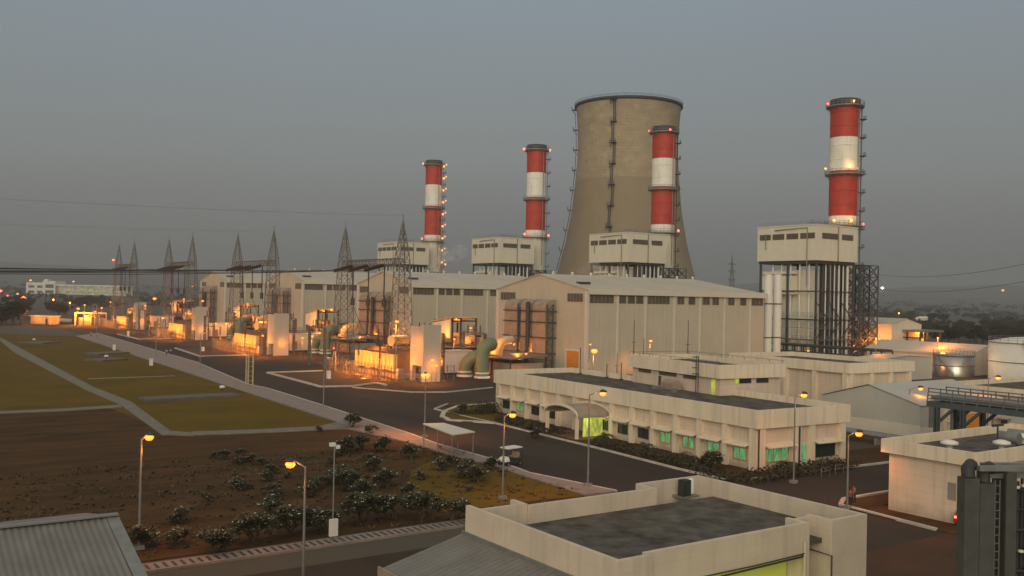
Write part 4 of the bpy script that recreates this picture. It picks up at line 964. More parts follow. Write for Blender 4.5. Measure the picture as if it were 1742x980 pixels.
SL = [
 (736, 613, 94, 'lamp low on the front of the nearest white slab wall', .4, 650), (752, 609, 101.5, 'small lamp right of the nearest white slab wall', .3, 500), (743, 622, 94.3, 'lower of the two lamps at the corner of the nearest white slab wall', .28, 100),
 (675, 547, 89, 'lamp high inside the right mast of the nearest gantry', .42, 1600), (801, 558, 121, 'lamp under the roof of the nearest steel shed on stilts', .3, 500), (773, 577, 115, 'lamp on the platform of the nearest steel shed on stilts', .3, 900),
 (833, 589, 118, 'lamp at the cooler block beside the green pipes', .3, 500), (895, 602, 119, 'lamp over the low shed near the orange door', .3, 1600), (640, 568, 93, 'lamp above the nearest transformer', .28, 1500), (622, 640, 87.0, 'lamp at the fence of the nearest transformer', .12, 900),
 (569, 592, 99, 'lamp at the left of the nearest transformer yard', .36, 900), (564, 527, 116, 'bright lamp in the brown opening of the second steel shed', .5, 1500), (548, 549, 113, 'lamp on the platform of the second steel shed', .34, 1500), (531, 572, 102, 'lamp right of the second white slab wall', .45, 1300),
 (515, 575, 95.5, 'lamp on the face of the second white slab wall', .3, 500), (447, 571, 89, 'lamp on the front of the second nearest transformer', .34, 1400), (420, 582, 88.5, 'faint lamp at the fence of the second nearest transformer', .12, 1200),
 (366, 551, 95, 'bright lamp on the third white slab wall', .7, 1500), (386, 551, 103, 'bright lamp right of the third white slab wall', .6, 1500), (345, 512, 117, 'lamp at the left edge of the farthest hall', .55, 1500), (421, 517, 117, 'lamp in the opening of the third steel shed', .35, 900), (401, 530, 114, 'lamp on the platform of the third steel shed', .42, 1500),
 (277, 541, 89, 'lamp at the left end of the third transformer', .5, 1600), (300, 552, 89.5, 'faint lamp over the third transformer', .15, 1500), (263, 508, 100, 'bright lamp high above the fourth yard', .8, 1600), (290, 517, 117, 'lamp on the platform of the farthest steel shed', .3, 1500), (313, 509, 117, 'lamp in the opening of the farthest steel shed', .45, 800), (247, 520, 95, 'pale lamp left of the farthest white slab wall', .45, 600),
 (221, 531, 89, 'lamp above the farthest transformer', .55, 1500), (188, 514, 96, 'lamp on a mast at the far left yard', .4, 600), (162, 530, 85, 'lamp at the left end of the low far building, second of three', .45, 500), (133, 525, 80, 'lamp at the top corner of the glowing frame at the far left', .7, 1500), (144, 519, 88, 'lamp just above the glowing frame at the far left', .5, 400), (173, 524, 92, 'lamp between the glowing frame and the farthest transformer', .5, 400),
 (327, 487, 130, 'dim orange lamp high left of the farthest hall', .35, 200), (193, 442, 97, 'single orange lamp high in the air at the farthest gantry', .6, 300),
 (1011, 597, 128, 'brightest lamp in front of the long side wall of the nearest hall', .75, 1300), (1004, 586, 128.5, 'small lamp just above the brightest wall lamp of the nearest hall', .25, 0), (1107, 580, 150, 'lamp on a thin mast in front of the long wall of the nearest hall', .4, 800),
 (1341, 520, 240, 'orange lamp glowing behind the pipes of the nearest boiler house', .5, 2600), (1375, 597, 228, 'row lamp low at the foot of the nearest boiler house', .4, 900), (1452, 588, 252, 'orange lamp at the foot of the nearest stair tower', .35, 450), (1462, 545, 256, 'orange lamp halfway up the nearest stair tower', .2, 150), (1262, 600, 190, 'low lamp behind the right end of the nearest hall wall', .2, 1500),
]
for px, py, X, lab, r, pw in SL:
    t_ = small_lamp(px, py, X, lab, r*.95, pw*.6, pole=pw < 1400 or px < 200 or px in (675, 1011))
    if px == 1011: plight(t_, (.6, .3, 0), 330, r=.4)
FL = [(40, 507, 8, 'big bright orange lamp at the far left above the dark trees', 1.3, 2500), (30, 500, 10, 'small orange lamp above the bright one at the far left', .6, 0), (91, 510, 8, 'orange lamp far off below the pale office block', .6, 500), (119, 515, 8, 'orange lamp between the office block and the glowing frame', .55, 500),
      (52, 477, 18.5, 'yellowish lamp above the left end of the office block', .7, 0), (125, 479, 18.3, 'yellowish lamp above the middle of the office block', .6, 0), (13, 503, 9, 'tiny reddish lamp at the far left edge', .5, 0), (1, 495, 14, 'red lamp at the very left edge', .8, 0),
      (1529, 533, 8.5, 'orange lamp on the plain beyond the stair tower', .45, 400), (1503, 545, 9, 'orange lamp above the long cream shed at the right', .35, 500), (1571, 565, 9, 'orange lamp on a pole right of the open grey shed', .3, 500), (1595, 575, 9, 'orange lamp on a pole against the dark trees at the right', .28, 500), (1490, 576, 9, 'pale orange lamp at the left end of the long cream roof', .25, 600),
      (1501, 490, 40, 'white star like lamp in the haze right of the stair tower', .8, 0), (1706, 494, 45, 'yellow lamp in the haze at the far right', .8, 0)]
for px, py, z, lab, r, pw in FL:
    if z < 18: p = G(px, py, z)
    else:
        d = ray(px, py); p = CP + d*(1500/d.dot(fwd))
    t = thing('far_lamp', lab, 'lamp', (p.x, p.y, 0), 0, 'small lamps in the distance'); mb = MB(); mb.tube([(0, 0, 0), (0, 0, p.z)], .12, 6); mb.build('pole', M['steel'], t)
    k = r*max(1, (p.xy.length/420)); mb = MB(); mb.lathe([(.01, -k*.6), (k*.8, 0), (.01, k*.6)], 8); mb.build('bulb', M['whitel' if px == 1501 else ('redl' if px in (1, 13) else 'sodium2')], t, (0, 0, p.z))
    if pw: plight(t, (-.4, -1, p.z), pw, r=.5)
# ------------------------------------------------------------------ control building (long, windowed) with penthouse
def rel(o, rz):                        # world xy -> local xy of a frame at o turned by rz
    c, s = math.cos(-rz), math.sin(-rz)
    return lambda x, y: ((x-o[0])*c-(y-o[1])*s, (x-o[0])*s+(y-o[1])*c)
CR = R(-3.2); CO = (77.25, 65.8)
def control():
    t = thing('control_building', 'long cream control building with deep roof parapet, green lit windows and arched porch', 'building', (*CO, 0), CR); L, W = 54.2, 14.6
    o_ = .55
    mb = MB(); mb.box(o_, o_, 0, W-o_, L-o_, 5.6); mb.build('wall', M['cream'], t)
    mb = MB(); mb.ring(0, 0, W, L, .28, 4.55, 6.5); mb.ring(.28, .28, W-.28, L-.28, .262, 4.55, 4.75); mb.build('parapet', M['cream2'], t)
    mb = MB(); mb.box(.285, .285, 5.601, W-.285, L-.285, 5.75); mb.build('roof', M['roofdark'], t)
    def px2y(px): p = onX(px, 700, CO[0]+1.2); return rel(CO, CR)(p.x, p.y)[1]
    mb = MB()
    ys = [1.0]; step = (L-2)/13
    for k in range(14): y = .55+k*step; mb.box(.12, y, 0, o_-.003, y+.75, 4.548)
    mb.box(.12, L-1.3, 0, o_-.003, L-.56, 4.548)
    for x in (.55, 6.0, 8.2, 13.2): mb.box(x, .12, 0, x+.85, o_-.003, 4.548)
    mb.build_each('pilaster', M['cream2'], t)
    lit = {0: 'gwin', 1: 'gwin', 2: 'gwin', 3: 'gwin', 4: 'glass', 5: 'glass', 6: 'glass', 10: 'glass', 9: 'glass', 11: 'gwin', 12: 'glass'}
    for k in range(13):
        if k in (7, 8): continue
        y = .55+k*step+.75; y2 = y+step-.75; ya, yb = y+.5, y2-.75
        mb = MB(); mb.box(o_-.06, ya+.25, 1.0, o_-.004, yb, 2.1); wo = mb.build('window', M[lit.get(k, 'glass')], t)
        mb = MB()
        for q in (ya+.16, (ya+yb)/2+.08, yb): mb.box(o_-.12, q, .91, o_-.062, q+.09, 2.19)
        mb.box(o_-.12, ya+.25, .91, o_-.062, yb, 1.0); mb.build('window_frame', M['orange'] if lit.get(k) == 'gwin' else M['dark'], wo)
        mb = MB(); mb.add([(o_-.003, y+.05, 2.75), (-.5, y+.05, 2.5), (-.5, y2-.05, 2.5), (o_-.003, y2-.05, 2.75), (o_-.003, y+.05, 2.9), (-.5, y+.05, 2.62), (-.5, y2-.05, 2.62), (o_-.003, y2-.05, 2.9)], [(3, 2, 1, 0), (4, 5, 6, 7), (0, 1, 5, 4), (1, 2, 6, 5), (2, 3, 7, 6), (3, 0, 4, 7)]); mb.build('sunshade', M['cream2'], t)
    for (xa, xb, mm) in ((1.8, 5.2, 'gwin'), (9.4, 12.6, 'glass')):
        mb = MB(); mb.box(xa, o_-.06, .95, xb, o_-.004, 2.25); wo = mb.build('window', M[mm], t)
        mb = MB()
        for q in range(4): x = xa+(xb-xa)*q/3; mb.box(x-.05, o_-.12, .86, x+.05, o_-.062, 2.3)
        mb.box(xa, o_-.12, .86, xb, o_-.062, .95); mb.build('window_frame', M['orange'] if mm == 'gwin' else M['dark'], wo)
        mb = MB(); mb.add([(xa-.5, o_-.003, 2.75), (xa-.5, -.5, 2.5), (xb+.5, -.5, 2.5), (xb+.5, o_-.003, 2.75), (xa-.5, o_-.003, 2.9), (xa-.5, -.5, 2.62), (xb+.5, -.5, 2.62), (xb+.5, o_-.003, 2.9)], [(0, 1, 2, 3), (7, 6, 5, 4), (0, 4, 5, 1), (1, 5, 6, 2), (2, 6, 7, 3), (3, 7, 4, 0)]); mb.build('sunshade', M['cream2'], t)
    mb = MB(); mb.box(7.0, o_-.06, 0, 8.0, o_-.004, 2.5); mb.build('door', M['gwin'], t)
    mb = MB(); mb.tube([(6.45, .05, 0), (6.45, .05, 4.5)], .1, 8); mb.tube([(.3, .05, 0), (.3, .05, 4.5)], .08, 8); mb.build_each('drain_pipe', M['dark'], t)
    # arched porch
    yc = (px2y(965)+px2y(1035))/2; hw = 3.6
    def arch(mb, x0, x1, th, grow=0):
        n = 14; vs = []; fs = []
        for i in range(n+1):
            a = math.pi*i/n; yy = yc-(hw+grow)*math.cos(a); zz = 2.75+(1.15+grow*.4)*math.sin(a)
            for x in (x0, x1): vs += [(x, yy, zz), (x, yy, zz+th)]
        for i in range(n): b = i*4; fs += [(b, b+2, b+6, b+4), (b+1, b+5, b+7, b+3), (b, b+4, b+5, b+1), (b+2, b+3, b+7, b+6)]
        fs += [(0, 1, 3, 2), (n*4, n*4+2, n*4+3, n*4+1)]; mb.add(vs, fs)
    mb = MB(); arch(mb, -4.6, .5, .14); pr = mb.build('porch_roof', M['duct'], t)
    mb = MB(); arch(mb, -4.75, -4.603, .3, .15); arch(mb, .30, .52, .28, .35); mb.build_each('porch_arch_trim', M['cream2'], pr)
    for y in (yc-hw+.1, yc+hw-.45): mb = MB(); mb.box(-4.6, y, 0, -4.25, y+.35, 2.9); mb.build('porch_column', M['cream2'], t)
    mb = MB(); mb.box(-4.9, yc-hw-.3, 0, o_-.003, yc+hw+.3, .14); mb.build('porch_floor', M['terra'], t)
    mb = MB(); mb.box(-2.6, yc-2.2, .141, o_-.1, yc-2.05, 2.5); mb.build('porch_glass', M['ywin'], t)
    mb = MB(); mb.box(o_-.06, yc-2.0, .15, o_-.004, yc+.6, 2.7); mb.build('entrance_glass', M['gwin'], t)
    mb = MB(); mb.box(o_-.06, yc+1.4, 1.0, o_-.004, yc+2.2, 2.2); mb.build('window', M['glass'], t)
    # rooftop bits
    mb = MB(); rng = random.Random(4)
    mb.box(9.5, 27, 5.75, 11.2, 28.4, 6.15); mb.box(8.8, 23, 5.75, 9.4, 23.6, 6.3); mb.box(5.2, 20, 5.75, 5.7, 20.5, 5.95); mb.build_each('roof_equipment', M['steel'], t)
    mb = MB()
    for x, y, h in ((13.8, 50.8, 4.2), (13.9, 44, 2.2), (13.9, 40.5, 2.6)): mb.tube([(x, y, 5.7), (x, y, 5.7+h)], .07, 6); mb.box(x-.2, y-.2, 5.75, x+.2, y+.2, 5.9)
    mb.build_each('lightning_rod', M['dark'], t)
    return t
ctl = control()
p = ctl
plight(ctl, (-2.2, 26.2, 2.4), 60, (.75, 1, .35), name='porch_light')
def flat_building(name, lab, cat, o, rz, W, L, H, band, over=.45, m='cream', m2='cream2', roof='roofdark', pil=None, z0=0):
    t = thing(name, lab, cat, (*o, z0), rz); mb = MB(); mb.box(over, over, 0, W-over, L-over, H-.9); mb.build('wall', M[m], t)
    mb = MB(); mb.ring(0, 0, W, L, .28, H-band, H); mb.ring(.28, .28, W-.28, L-.28, over-.27, H-band, H-band+.15); mb.build('parapet', M[m2], t)
    mb = MB(); mb.box(.285, .285, H-.899, W-.285, L-.285, H-.75); mb.build('roof', M[roof], t)
    if pil:
        mb = MB()
        for k in range(pil[0]+1): y = over+(L-2*over-.7)*k/pil[0]; mb.box(.1, y, 0, over-.003, y+.7, H-band-.003)
        for k in range(pil[1]+1): x = over+(W-2*over-.7)*k/pil[1]; mb.box(x, .1, 0, x+.7, over-.003, H-band-.003)
        mb.build_each('pilaster', M[m2], t)
    return t
# penthouse behind / above the control building
ph = flat_building('stair_penthouse', 'cream block rising behind the control building roof, with a ladder', 'building', (89.6, 82.6), R(-8), 11, 20.6, 9.7, 1.75, .5, pil=None)
mb = MB()
for a, b in ((5.2, 8.0), (9.5, 13.5), (15.5, 18.5)): mb.box(.42, a, 7.35, .497, b, 7.9)
mb.box(.42, 13.0, 5.8, .497, 13.6, 7.2); mb.build('window', M['louvre'], ph)
mb = MB(); mb.box(3.6, .44, 7.25, 5.6, .497, 7.85); mb.box(6.5, .44, 7.25, 8.5, .497, 7.85); mb.build('window', M['glass'], ph)
mb = MB(); mb.box(2.9, .44, 7.25, 3.58, .497, 7.85); mb.build('lit_window', M['ywin'], ph)
mb = MB(); mb.box(.44, 1.4, 5.76, .497, 2.1, 7.7); mb.build('door', M['ywin'], ph)
mb = MB()
for y in (4.0, 4.5): mb.bar((-.18, y, 5.8), (-.18, y, 10.6), .07)
for k in range(16): mb.bar((-.18, 4.0, 6+k*.3), (-.18, 4.5, 6+k*.3), .05)
for z in (8.2, 9.0, 9.8, 10.4): mb.lathe([(.42, z), (.46, z), (.46, z+.06), (.42, z+.06)], 12, -.5, 4.25, cap=False)
mb.build('ladder', M['bluesteel'], ph)
mb = MB()
for k in range(9): mb.bar((.14, 20.4-k*2.5, 9.7), (.14, 20.4-k*2.5, 10.1), .04); mb.bar((10.86, 20.4-k*2.5, 9.7), (10.86, 20.4-k*2.5, 10.1), .04)
mb.bar((.14, .2, 10.1), (.14, 20.4, 10.1), .04); mb.bar((.14, 20.4, 10.1), (10.8, 20.4, 10.1), .04); mb.bar((10.86, .2, 10.1), (10.86, 20.4, 10.1), .04); mb.build('edge_wires', M['dark'], ph)
mb = MB(); mb.box(-1.5, 7.6, 5.8, -.1, 10.4, 6.6); mb.tube([(-.8, 7.7, 6.6), (-.8, 10.3, 6.6)], .55, 10); mb.build('roof_duct', M['duct'], ph)
# thin masts standing behind the control building in front of the hall
for i, (px, yt, yb) in enumerate(((1078, 545, 605), (1170, 545, 600), (1049, 600, 660), (1095, 575, 604))):
    p = onX(px, yb, 104); h = zat(p.x, p.y, yt); mb = MB(); mb.tube([(0, 0, 0), (0, 0, h*.6), (0, 0, h)], [.1, .08, .04], 6); mb.bar((-.5, 0, h*.75), (.5, 0, h*.75), .07)
    tag(mb.build('lightning_mast', M['dark'], None, (p.x, p.y, 0)), '%s thin lightning mast in front of the long wall of the nearest hall' % ('tall left', 'tall right', 'short left', 'short middle')[i], 'mast', 'thin masts behind the control building')

# second cream building further right
b2 = flat_building('annex_building', 'cream flat roofed annex with pilasters below the nearest boiler house', 'building', (G(1445, 618, 9).x, G(1445, 618, 9).y), R(-3), 15.5, 24.5, 9, 1.55, .6, pil=(4, 3))
mb = MB(); mb.box(-2, 9.5, 0, .4, 15, 2.4) if False else None
# lower annexes between: grey pipes, small roof with railing
t = thing('valve_platform', 'low platform with railings and small pale tanks right of the annex building', 'platform', (*G(1470, 655, 5)[:2], 0), R(-3))
mb = MB(); mb.box(0, 0, 3.6, 16, 5, 4.0); mb.build('deck', M['pave'], t)
mb = MB()
for k in range(9): mb.bar((.1+k*1.9, .1, 4), (.1+k*1.9, .1, 5.1), .07)
for z in (4.55, 5.1): mb.bar((.1, .1, z), (15.6, .1, z), .07)
mb.build('railing', M['steel'], t)
mb = MB(); mb.box(3, 2, 4, 6, 4, 5.6); mb.box(8, 2, 4, 9, 3, 5.2); mb.build_each('pump_box', M['duct'], t)
mb = MB(); mb.lathe([(1.3, 5.6), (1.5, 6.0), (.9, 6.4), (.01, 6.5)], 16, 1.5, 2.5); mb.lathe([(1.0, 4.0), (1.0, 5.6)], 16, 1.5, 2.5); mb.build('vent_cap', M['white'], t)
mb = MB()
for x, y in ((.3, .3), (15.5, .3), (.3, 4.5), (15.5, 4.5), (8, .3)): mb.box(x-.15, y-.15, 0, x+.15, y+.15, 3.6)
mb.build_each('leg', M['bluesteel'], t)

# grey gabled shed
gp = onX(1565, 700, 112); gq = onX(1398, 700, 112); pk = onX(1478, 655, 112); e0 = onX(1565, 690, 112).z; e1 = onX(1398, 672, 112).z; LY = gq.y-gp.y; EV = (e0+e1)/2
t = thing('grey_shed', 'big plain grey shed with a low gable facing left, beside the pipe bridge', 'shed', (112, gp.y, 0)); D = 20
mb = MB(); py_ = pk.y-gp.y; mb.add([(0, 0, 0), (D, 0, 0), (D, LY, 0), (0, LY, 0), (0, 0, e0), (D, 0, e0), (D, LY, e1), (0, LY, e1), (0, py_, pk.z), (D, py_, pk.z)],
    [(0, 1, 5, 4), (2, 3, 7, 6), (3, 0, 4, 8, 7), (1, 2, 6, 9, 5)]); mb.build('wall', M['gshed'], t)
mb = MB(); mb.add([(-.2, -.3, e0), (D+.2, -.3, e0), (D+.2, py_, pk.z+.12), (-.2, py_, pk.z+.12), (-.2, LY+.3, e1), (D+.2, LY+.3, e1)], [(0, 1, 2, 3), (3, 2, 5, 4)]); mb.build('roof', M['gshed'], t)
mb = MB(); mb.box(-.12, -.12, 0, -.003, LY, 2.3); mb.box(-.003, -.12, 0, D, -.003, 2.0); mb.build('base_band', M['trim'], t)
mb = MB(); mb.box(2, -.1, 0, 4, -.003, 5.5); mb.build('drain_pipe', M['steel'], t)
# pipes on sleepers in front of the grey shed
t = thing('ground_pipes', 'three parallel grey pipes running low along the ground before the grey shed', 'pipes', (106.5, 48, 0))
mb = MB()
for k in range(3): mb.tube([(k*.9, 0, 1.1), (k*.9, 42, 1.1)], .28, 10)
mb.build_each('pipe_run', M['steel'], t)
mb = MB()
for k in range(8): mb.box(-.5, k*5.8, 0, 2.4, k*5.8+.3, .82)
mb.build_each('sleeper', M['concrete'], t)

# pipe bridge with cable trays
RX = 104.; rz1 = 8.0; yA = onX(1578, 660, RX).y
t = thing('pipe_bridge', 'dark steel pipe bridge with railed cable trays crossing at the right', 'pipe bridge', (RX, yA-36, 0)); Lb = 36
mb = MB()
for x in (0, 4.2):
    mb.box(x-.18, 0, 5.9, x+.18, Lb, 6.55); 
for k in range(13): mb.box(.19, k*3, 6.0, 4.0, k*3+.2, 6.4)
mb.build('girders', M['bluesteel'], t)
mb = MB()
for x in (0, 4.2):
    for y in (Lb-1.2, Lb-4.4, Lb-22): mb.box(x-.3, y-.25, 0, x+.3, y-.1, 5.9); mb.box(x-.3, y+.1, 0, x+.3, y+.25, 5.9); mb.box(x-.06, y-.1, 0, x+.06, y+.1, 5.9)
    mb.bar((x, Lb-1.2, 4.0), (x, Lb-3.2, 5.9), .3); mb.bar((x, Lb-4.4, 4.0), (x, Lb-6.4, 5.9), .3)
mb.build_each('column', M['bluesteel'], t)
mb = MB()
for z, x in ((6.75, 0), (7.15, .1), (7.55, .2), (7.95, .3)): mb.box(x-.1, 0, z, x+.05, Lb, z+.12); mb.box(4.1-x, 0, z, 4.25-x, Lb, z+.12)
for k in range(25): mb.bar((0-.05, k*1.5, 6.5), (.25, k*1.5, 8.1), .1); mb.bar((4.2, k*1.5, 6.5), (3.95, k*1.5, 8.1), .1)
mb.build('cable_trays', M['lattice'], t)
mb = MB()
for k, x in enumerate((1.0, 1.9, 2.9)): mb.tube([(x, 0, 6.9), (x, Lb, 6.9)], .25+.06*k, 8)
mb.tube([(1.9, Lb-2, .2), (1.9, Lb-2, 6.4)], .2, 8); mb.tube([(3.1, Lb-2.6, 0), (3.1, Lb-2.6, 6.4)], .3, 8)
mb.build_each('pipe', M['steel'], t)

# cream annex with orange door and louvre, grey annex with window
cw = G(1603, 752); cy = cw.y; cx0 = cw.x; cx1 = onY(1678, 740, cy).x; H_ = zat(cx0, cy, 690)
t = thing('workshop', 'small cream workshop with a bright orange door and dark louvre under the pipe bridge', 'building', (cx0, cy, 0))
mb = MB(); mb.box(0, 0, 0, cx1-cx0, 10, H_); mb.build('wall', M['cream'], t)
mb = MB(); mb.box(-.15, -.15, H_, cx1-cx0+.15, 10.15, H_+.3); mb.build('roof', M['trim'], t)
xa, xb = onY(1645, 730, cy).x-cx0, onY(1666, 730, cy).x-cx0; mb = MB(); mb.box(xa, -.1, 0, xb, -.003, zat(cx0+xa, cy, 704)); mb.build('door', M['orange'], t)
xa, xb = onY(1620, 700, cy).x-cx0, onY(1630, 700, cy).x-cx0; mb = MB(); mb.box(xa, -.1, zat(cx0+xa, cy, 713), xb, -.003, zat(cx0+xa, cy, 697)); mb.build('louvre', M['louvre'], t)
mb = MB(); mb.box(.4, -.18, 0, .7, -.003, H_); mb.tube([(0.5, -.25, 2.6), (3.6, -.25, 2.7)], .07, 6); mb.build('drain_pipe', M['cream2'], t)
g0 = G(1678, 742); gx = g0.x+1.5
t = thing('grey_annex', 'plain grey annex with one shaded window at the right edge', 'building', (gx, 30, 0)); gy = onX(1690, 720, gx).y; H2 = zat(gx, gy, 697)
mb = MB(); mb.box(0, 0, 0, 14, gy-30, H2); mb.build('wall', M['gshed'], t)
mb = MB(); mb.box(-.2, -.2, H2, 14.2, gy-29.8, H2+.25); mb.build('roof', M['roofdark'], t)
ya, yb = onX(1714, 720, gx).y-30, onX(1703, 720, gx).y-30; mb = MB(); mb.box(-.1, ya, H2-2.6, -.003, yb, H2-1.2); wo = mb.build('window', M['glass'], t)
mb = MB(); mb.box(-.9, ya-.5, H2-1.1, -.003, yb+.5, H2-.95); mb.build('window_hood', M['concrete'], wo)

# wide flat roofed building at the right
fr = G(1600, 650, 6); t = flat_building('flat_roof_building', 'wide building with a bare grey flat roof behind the pipe bridge', 'building', (fr.x, fr.y-44), 0, 48, 44, 6, 1.1, .3, m='gshed')
# pump house in the lower right
t = flat_building('pump_house', 'cream flat roofed pump house at lower right with pale dome vents on its dark roof', 'building', (73.35, 40.2), 0, 22, 8.6, 6.2, 1.15, .5)
pumph = t
mb = MB(); mb.box(.44, 2.0, 2.0, .497, 2.7, 3.4); mb.build('window', M['concrete'], t)
for px, py in ((1615, 757), (1704, 757), (1741, 746)):
    q = G(px, py, 5.9); mb = MB(); mb.lathe([(.25, 0), (.25, .5), (.75, .55), (.7, .75), (.3, .9), (.01, .92)], 20); o = mb.build('roof_vent', M['white'], t, (q.x-73.35, q.y-40.2, 5.44))
for px, py in ((1717, 742), (1733, 738)):
    q = G(px, py, 6.2); mb = MB(); mb.tube([(0, -.9, .6), (0, .9, .6)], .55, 14); mb.box(-.3, -.7, 0, .3, .7, .2); mb.build('roof_fan', M['steel'], t, (q.x-73.35, q.y-40.2, 5.45))
q = G(1697, 745, 6); mb = MB(); mb.tube([(0, 0, 0), (0, 0, 1.6)], .08, 8); mb.box(-.9, -.1, 1.6, .9, .1, 1.8); mb.build('roof_pipe', M['dark'], t, (q.x-73.35, q.y-40.2, 5.45))

# tanks
def tank(name, lab, cx, cy, r, H, m, dome=.4, rail=True):
    t = thing(name, lab, 'tank', (cx, cy, 0)); mb = MB(); mb.lathe([(r, 0), (r, H), (r*.6, H+dome*.7), (.01, H+dome)], 64); mb.build('shell', m, t)
    mb = MB()
    for z in (H*.5, H-.1): mb.lathe([(r+.01, z-.1), (r+.12, z-.1), (r+.12, z+.1), (r+.01, z+.1)], 64, cap=False)
    mb.build_each('stiffening_ring', M['steel'], t)
    if rail:
        mb = MB()
        for k in range(32): a = 2*math.pi*k/32; mb.bar((r*math.cos(a), r*math.sin(a), H), (r*math.cos(a), r*math.sin(a), H+1.1), .06)
        for z in (H+.6, H+1.1): mb.lathe([(r-.03, z-.03), (r+.04, z-.03), (r+.04, z+.03), (r-.03, z+.03), (r-.03, z-.03)], 48, cap=False)
        mb.build('railing', M['steel'], t)
        mb = MB(); a0 = math.atan2(-math.cos(YAW), -math.sin(YAW))-R(25)
        for i in range(26):
            a = a0-i*R(1.6)*(11/r)*.6; z = H*i/26; c, s = math.cos(a), math.sin(a); mb.bar((c*(r+.05), s*(r+.05), z+.3), (c*(r+.9), s*(r+.9), z+.3), .25, .08); mb.bar((c*(r+.9), s*(r+.9), z+.3), (c*(r+.9), s*(r+.9), z+1.3), .05)
        mb.build('spiral_stair', M['steel'], t)
    return t
sd = 238; d_ = ray(1622, 640); c = CP+d_*(sd/d_.dot(fwd)); tank('steel_tank', 'shiny bare steel tank with a warm reflection right of the annex', c.x, c.y, 32.5*sd/FPX, zat(c.x, c.y, 603), M['tank'])
sd = 225; d_ = ray(1772, 640); c = CP+d_*(sd/d_.dot(fwd)); tank('white_tank', 'large pale grey storage tank cut by the right edge', c.x, c.y, 82*sd/FPX, zat(c.x, c.y, 583), M['white'], dome=1.4)
plight(bpy.data.objects['steel_tank'], (-9, -9, 5), 500, (1, .75, .35))

# long cream sheds behind
def shed(name, lab, x0, y0, x1, y1, h, rise, m='cream2', rm='hroof', rz=0):
    t = thing(name, lab, 'shed', (x0, y0, 0), rz); W, L = x1-x0, y1-y0
    mb = MB(); mb.add([(0, 0, 0), (W, 0, 0), (W, L, 0), (0, L, 0), (0, 0, h), (W, 0, h), (W, L, h), (0, L, h), (W/2, 0, h+rise), (W/2, L, h+rise)], [(0, 1, 5, 8, 4), (1, 2, 6, 5), (2, 3, 7, 9, 6), (3, 0, 4, 7)]); mb.build('wall', M[m], t)
    mb = MB(); mb.add([(-.3, -.3, h), (W/2, -.3, h+rise+.1), (W/2, L+.3, h+rise+.1), (-.3, L+.3, h), (W+.3, -.3, h), (W+.3, L+.3, h)], [(0, 1, 2, 3), (1, 4, 5, 2)]); mb.build('roof', M[rm], t)
    mb = MB(); mb.box(-.42, -.4, h-.5, -.302, L+.4, h+.05); mb.build('eaves_fascia', M['trim'], t); return t
XX = 232.
ya = onX(1655, 590, XX).y; yb = onX(1475, 575, XX).y
shed('long_shed', 'long low cream shed with pale roof behind the steel tank', XX, ya, XX+14, yb, zat(XX, ya, 603), 2.2)
q = onX(1662, 610, 205); shed('back_shed', 'plain grey shed between the steel tank and the white tank', 236, q.y-10, 262, q.y+6, 8.5, .8, m='gshed')
xo = 262; ya, yb = onX(1517, 560, xo).y, onX(1440, 560, xo).y; zt = zat(xo, ya, 552)
t = shed('lit_shed', 'cream shed with an orange lit side and arched roof right of the stair tower', xo, ya, xo+16, yb, zt, 1.8)
plight(t, (-4, 3, 6), 420)
plight(t, (-4, 28, 6), 200)
q = onX(1560, 560, 270); t = thing('open_shed', 'open grey steel shelter with white cladding beside the orange lit shed', 'shed', (268, onX(1566, 565, 268).y, 0)); W3 = onX(1522, 565, 268).y-onX(1566, 565, 268).y
mb = MB(); mb.box(-.5, -.5, 9.2, 12, W3+.3, 9.8); mb.build('roof', M['steel'], t)
mb = MB()
for x in (0, 11):
    for y in (0, W3/2, W3-.5): mb.box(x, y, 0, x+.4, y+.4, 9.2)
mb.bar((.2, 0, 7.4), (.2, W3, 7.4), .4); mb.build('frame', M['bluesteel'], t)
mb = MB(); mb.box(1, W3*.5, 0, 9, W3-.6, 7.0); mb.build('white_container', M['white'], t)
# dark pipe rack under the long shed
t = thing('dark_pipe_rack', 'low dark rack of pipes and frames left of the long cream shed', 'pipe rack', (222, 148, 0))
mb = MB()
for k in range(14): mb.box(0, k*3.2, 0, .3, k*3.2+.3, 5.2); mb.box(5, k*3.2, 0, 5.3, k*3.2+.3, 5.2); mb.bar((0, k*3.2+.15, 5), (5, k*3.2+.15, 5), .3)
mb.build_each('frame', M['bluesteel'], t)
mb = MB()
for k in range(6): mb.tube([(k*.9+.2, 0, 3.2+(k % 2)*2.1), (k*.9+.2, 42, 3.2+(k % 2)*2.1)], .3, 8)
mb.build_each('pipe_run', M['dark'], t)
mb = MB(); mb.box(1, 1, 0, 4.6, 41, 2.6); mb.build('pump_housings', M['dark'], t)
d_ = ray(1500, 612); sp = CP+d_*(215/d_.dot(fwd)); x1_ = onY(1586, 612, sp.y).x; shed('store_shed', 'small grey blue shed with plain end wall left of the steel tank', sp.x, sp.y, x1_, sp.y+7, zat(sp.x, sp.y, 611), .5, m='gshed')

# two white vertical ducts at the hall end
for i, (px, X) in enumerate(((1306.5, 199.2), (1322, 203.2))):
    y = onX(px, 520, X).y; t = thing('white_duct', '%s tall white round duct at the right end of the nearest hall' % ('left', 'right')[i], 'duct', (X, y, 0), 0, 'two tall white ducts')
    zt = zat(X, y, 472); mb = MB(); mb.lathe([(1.12, 0), (1.12, zt-1.2), (.95, zt), (.95, zt+.8)], 24); mb.build('shell', M['white'], t)
    mb = MB()
    for z in (8, 17): mb.lathe([(1.13, z), (1.25, z), (1.25, z+.25), (1.13, z+.25)], 24, cap=False)
    mb.build('bands', M['dark'], t)

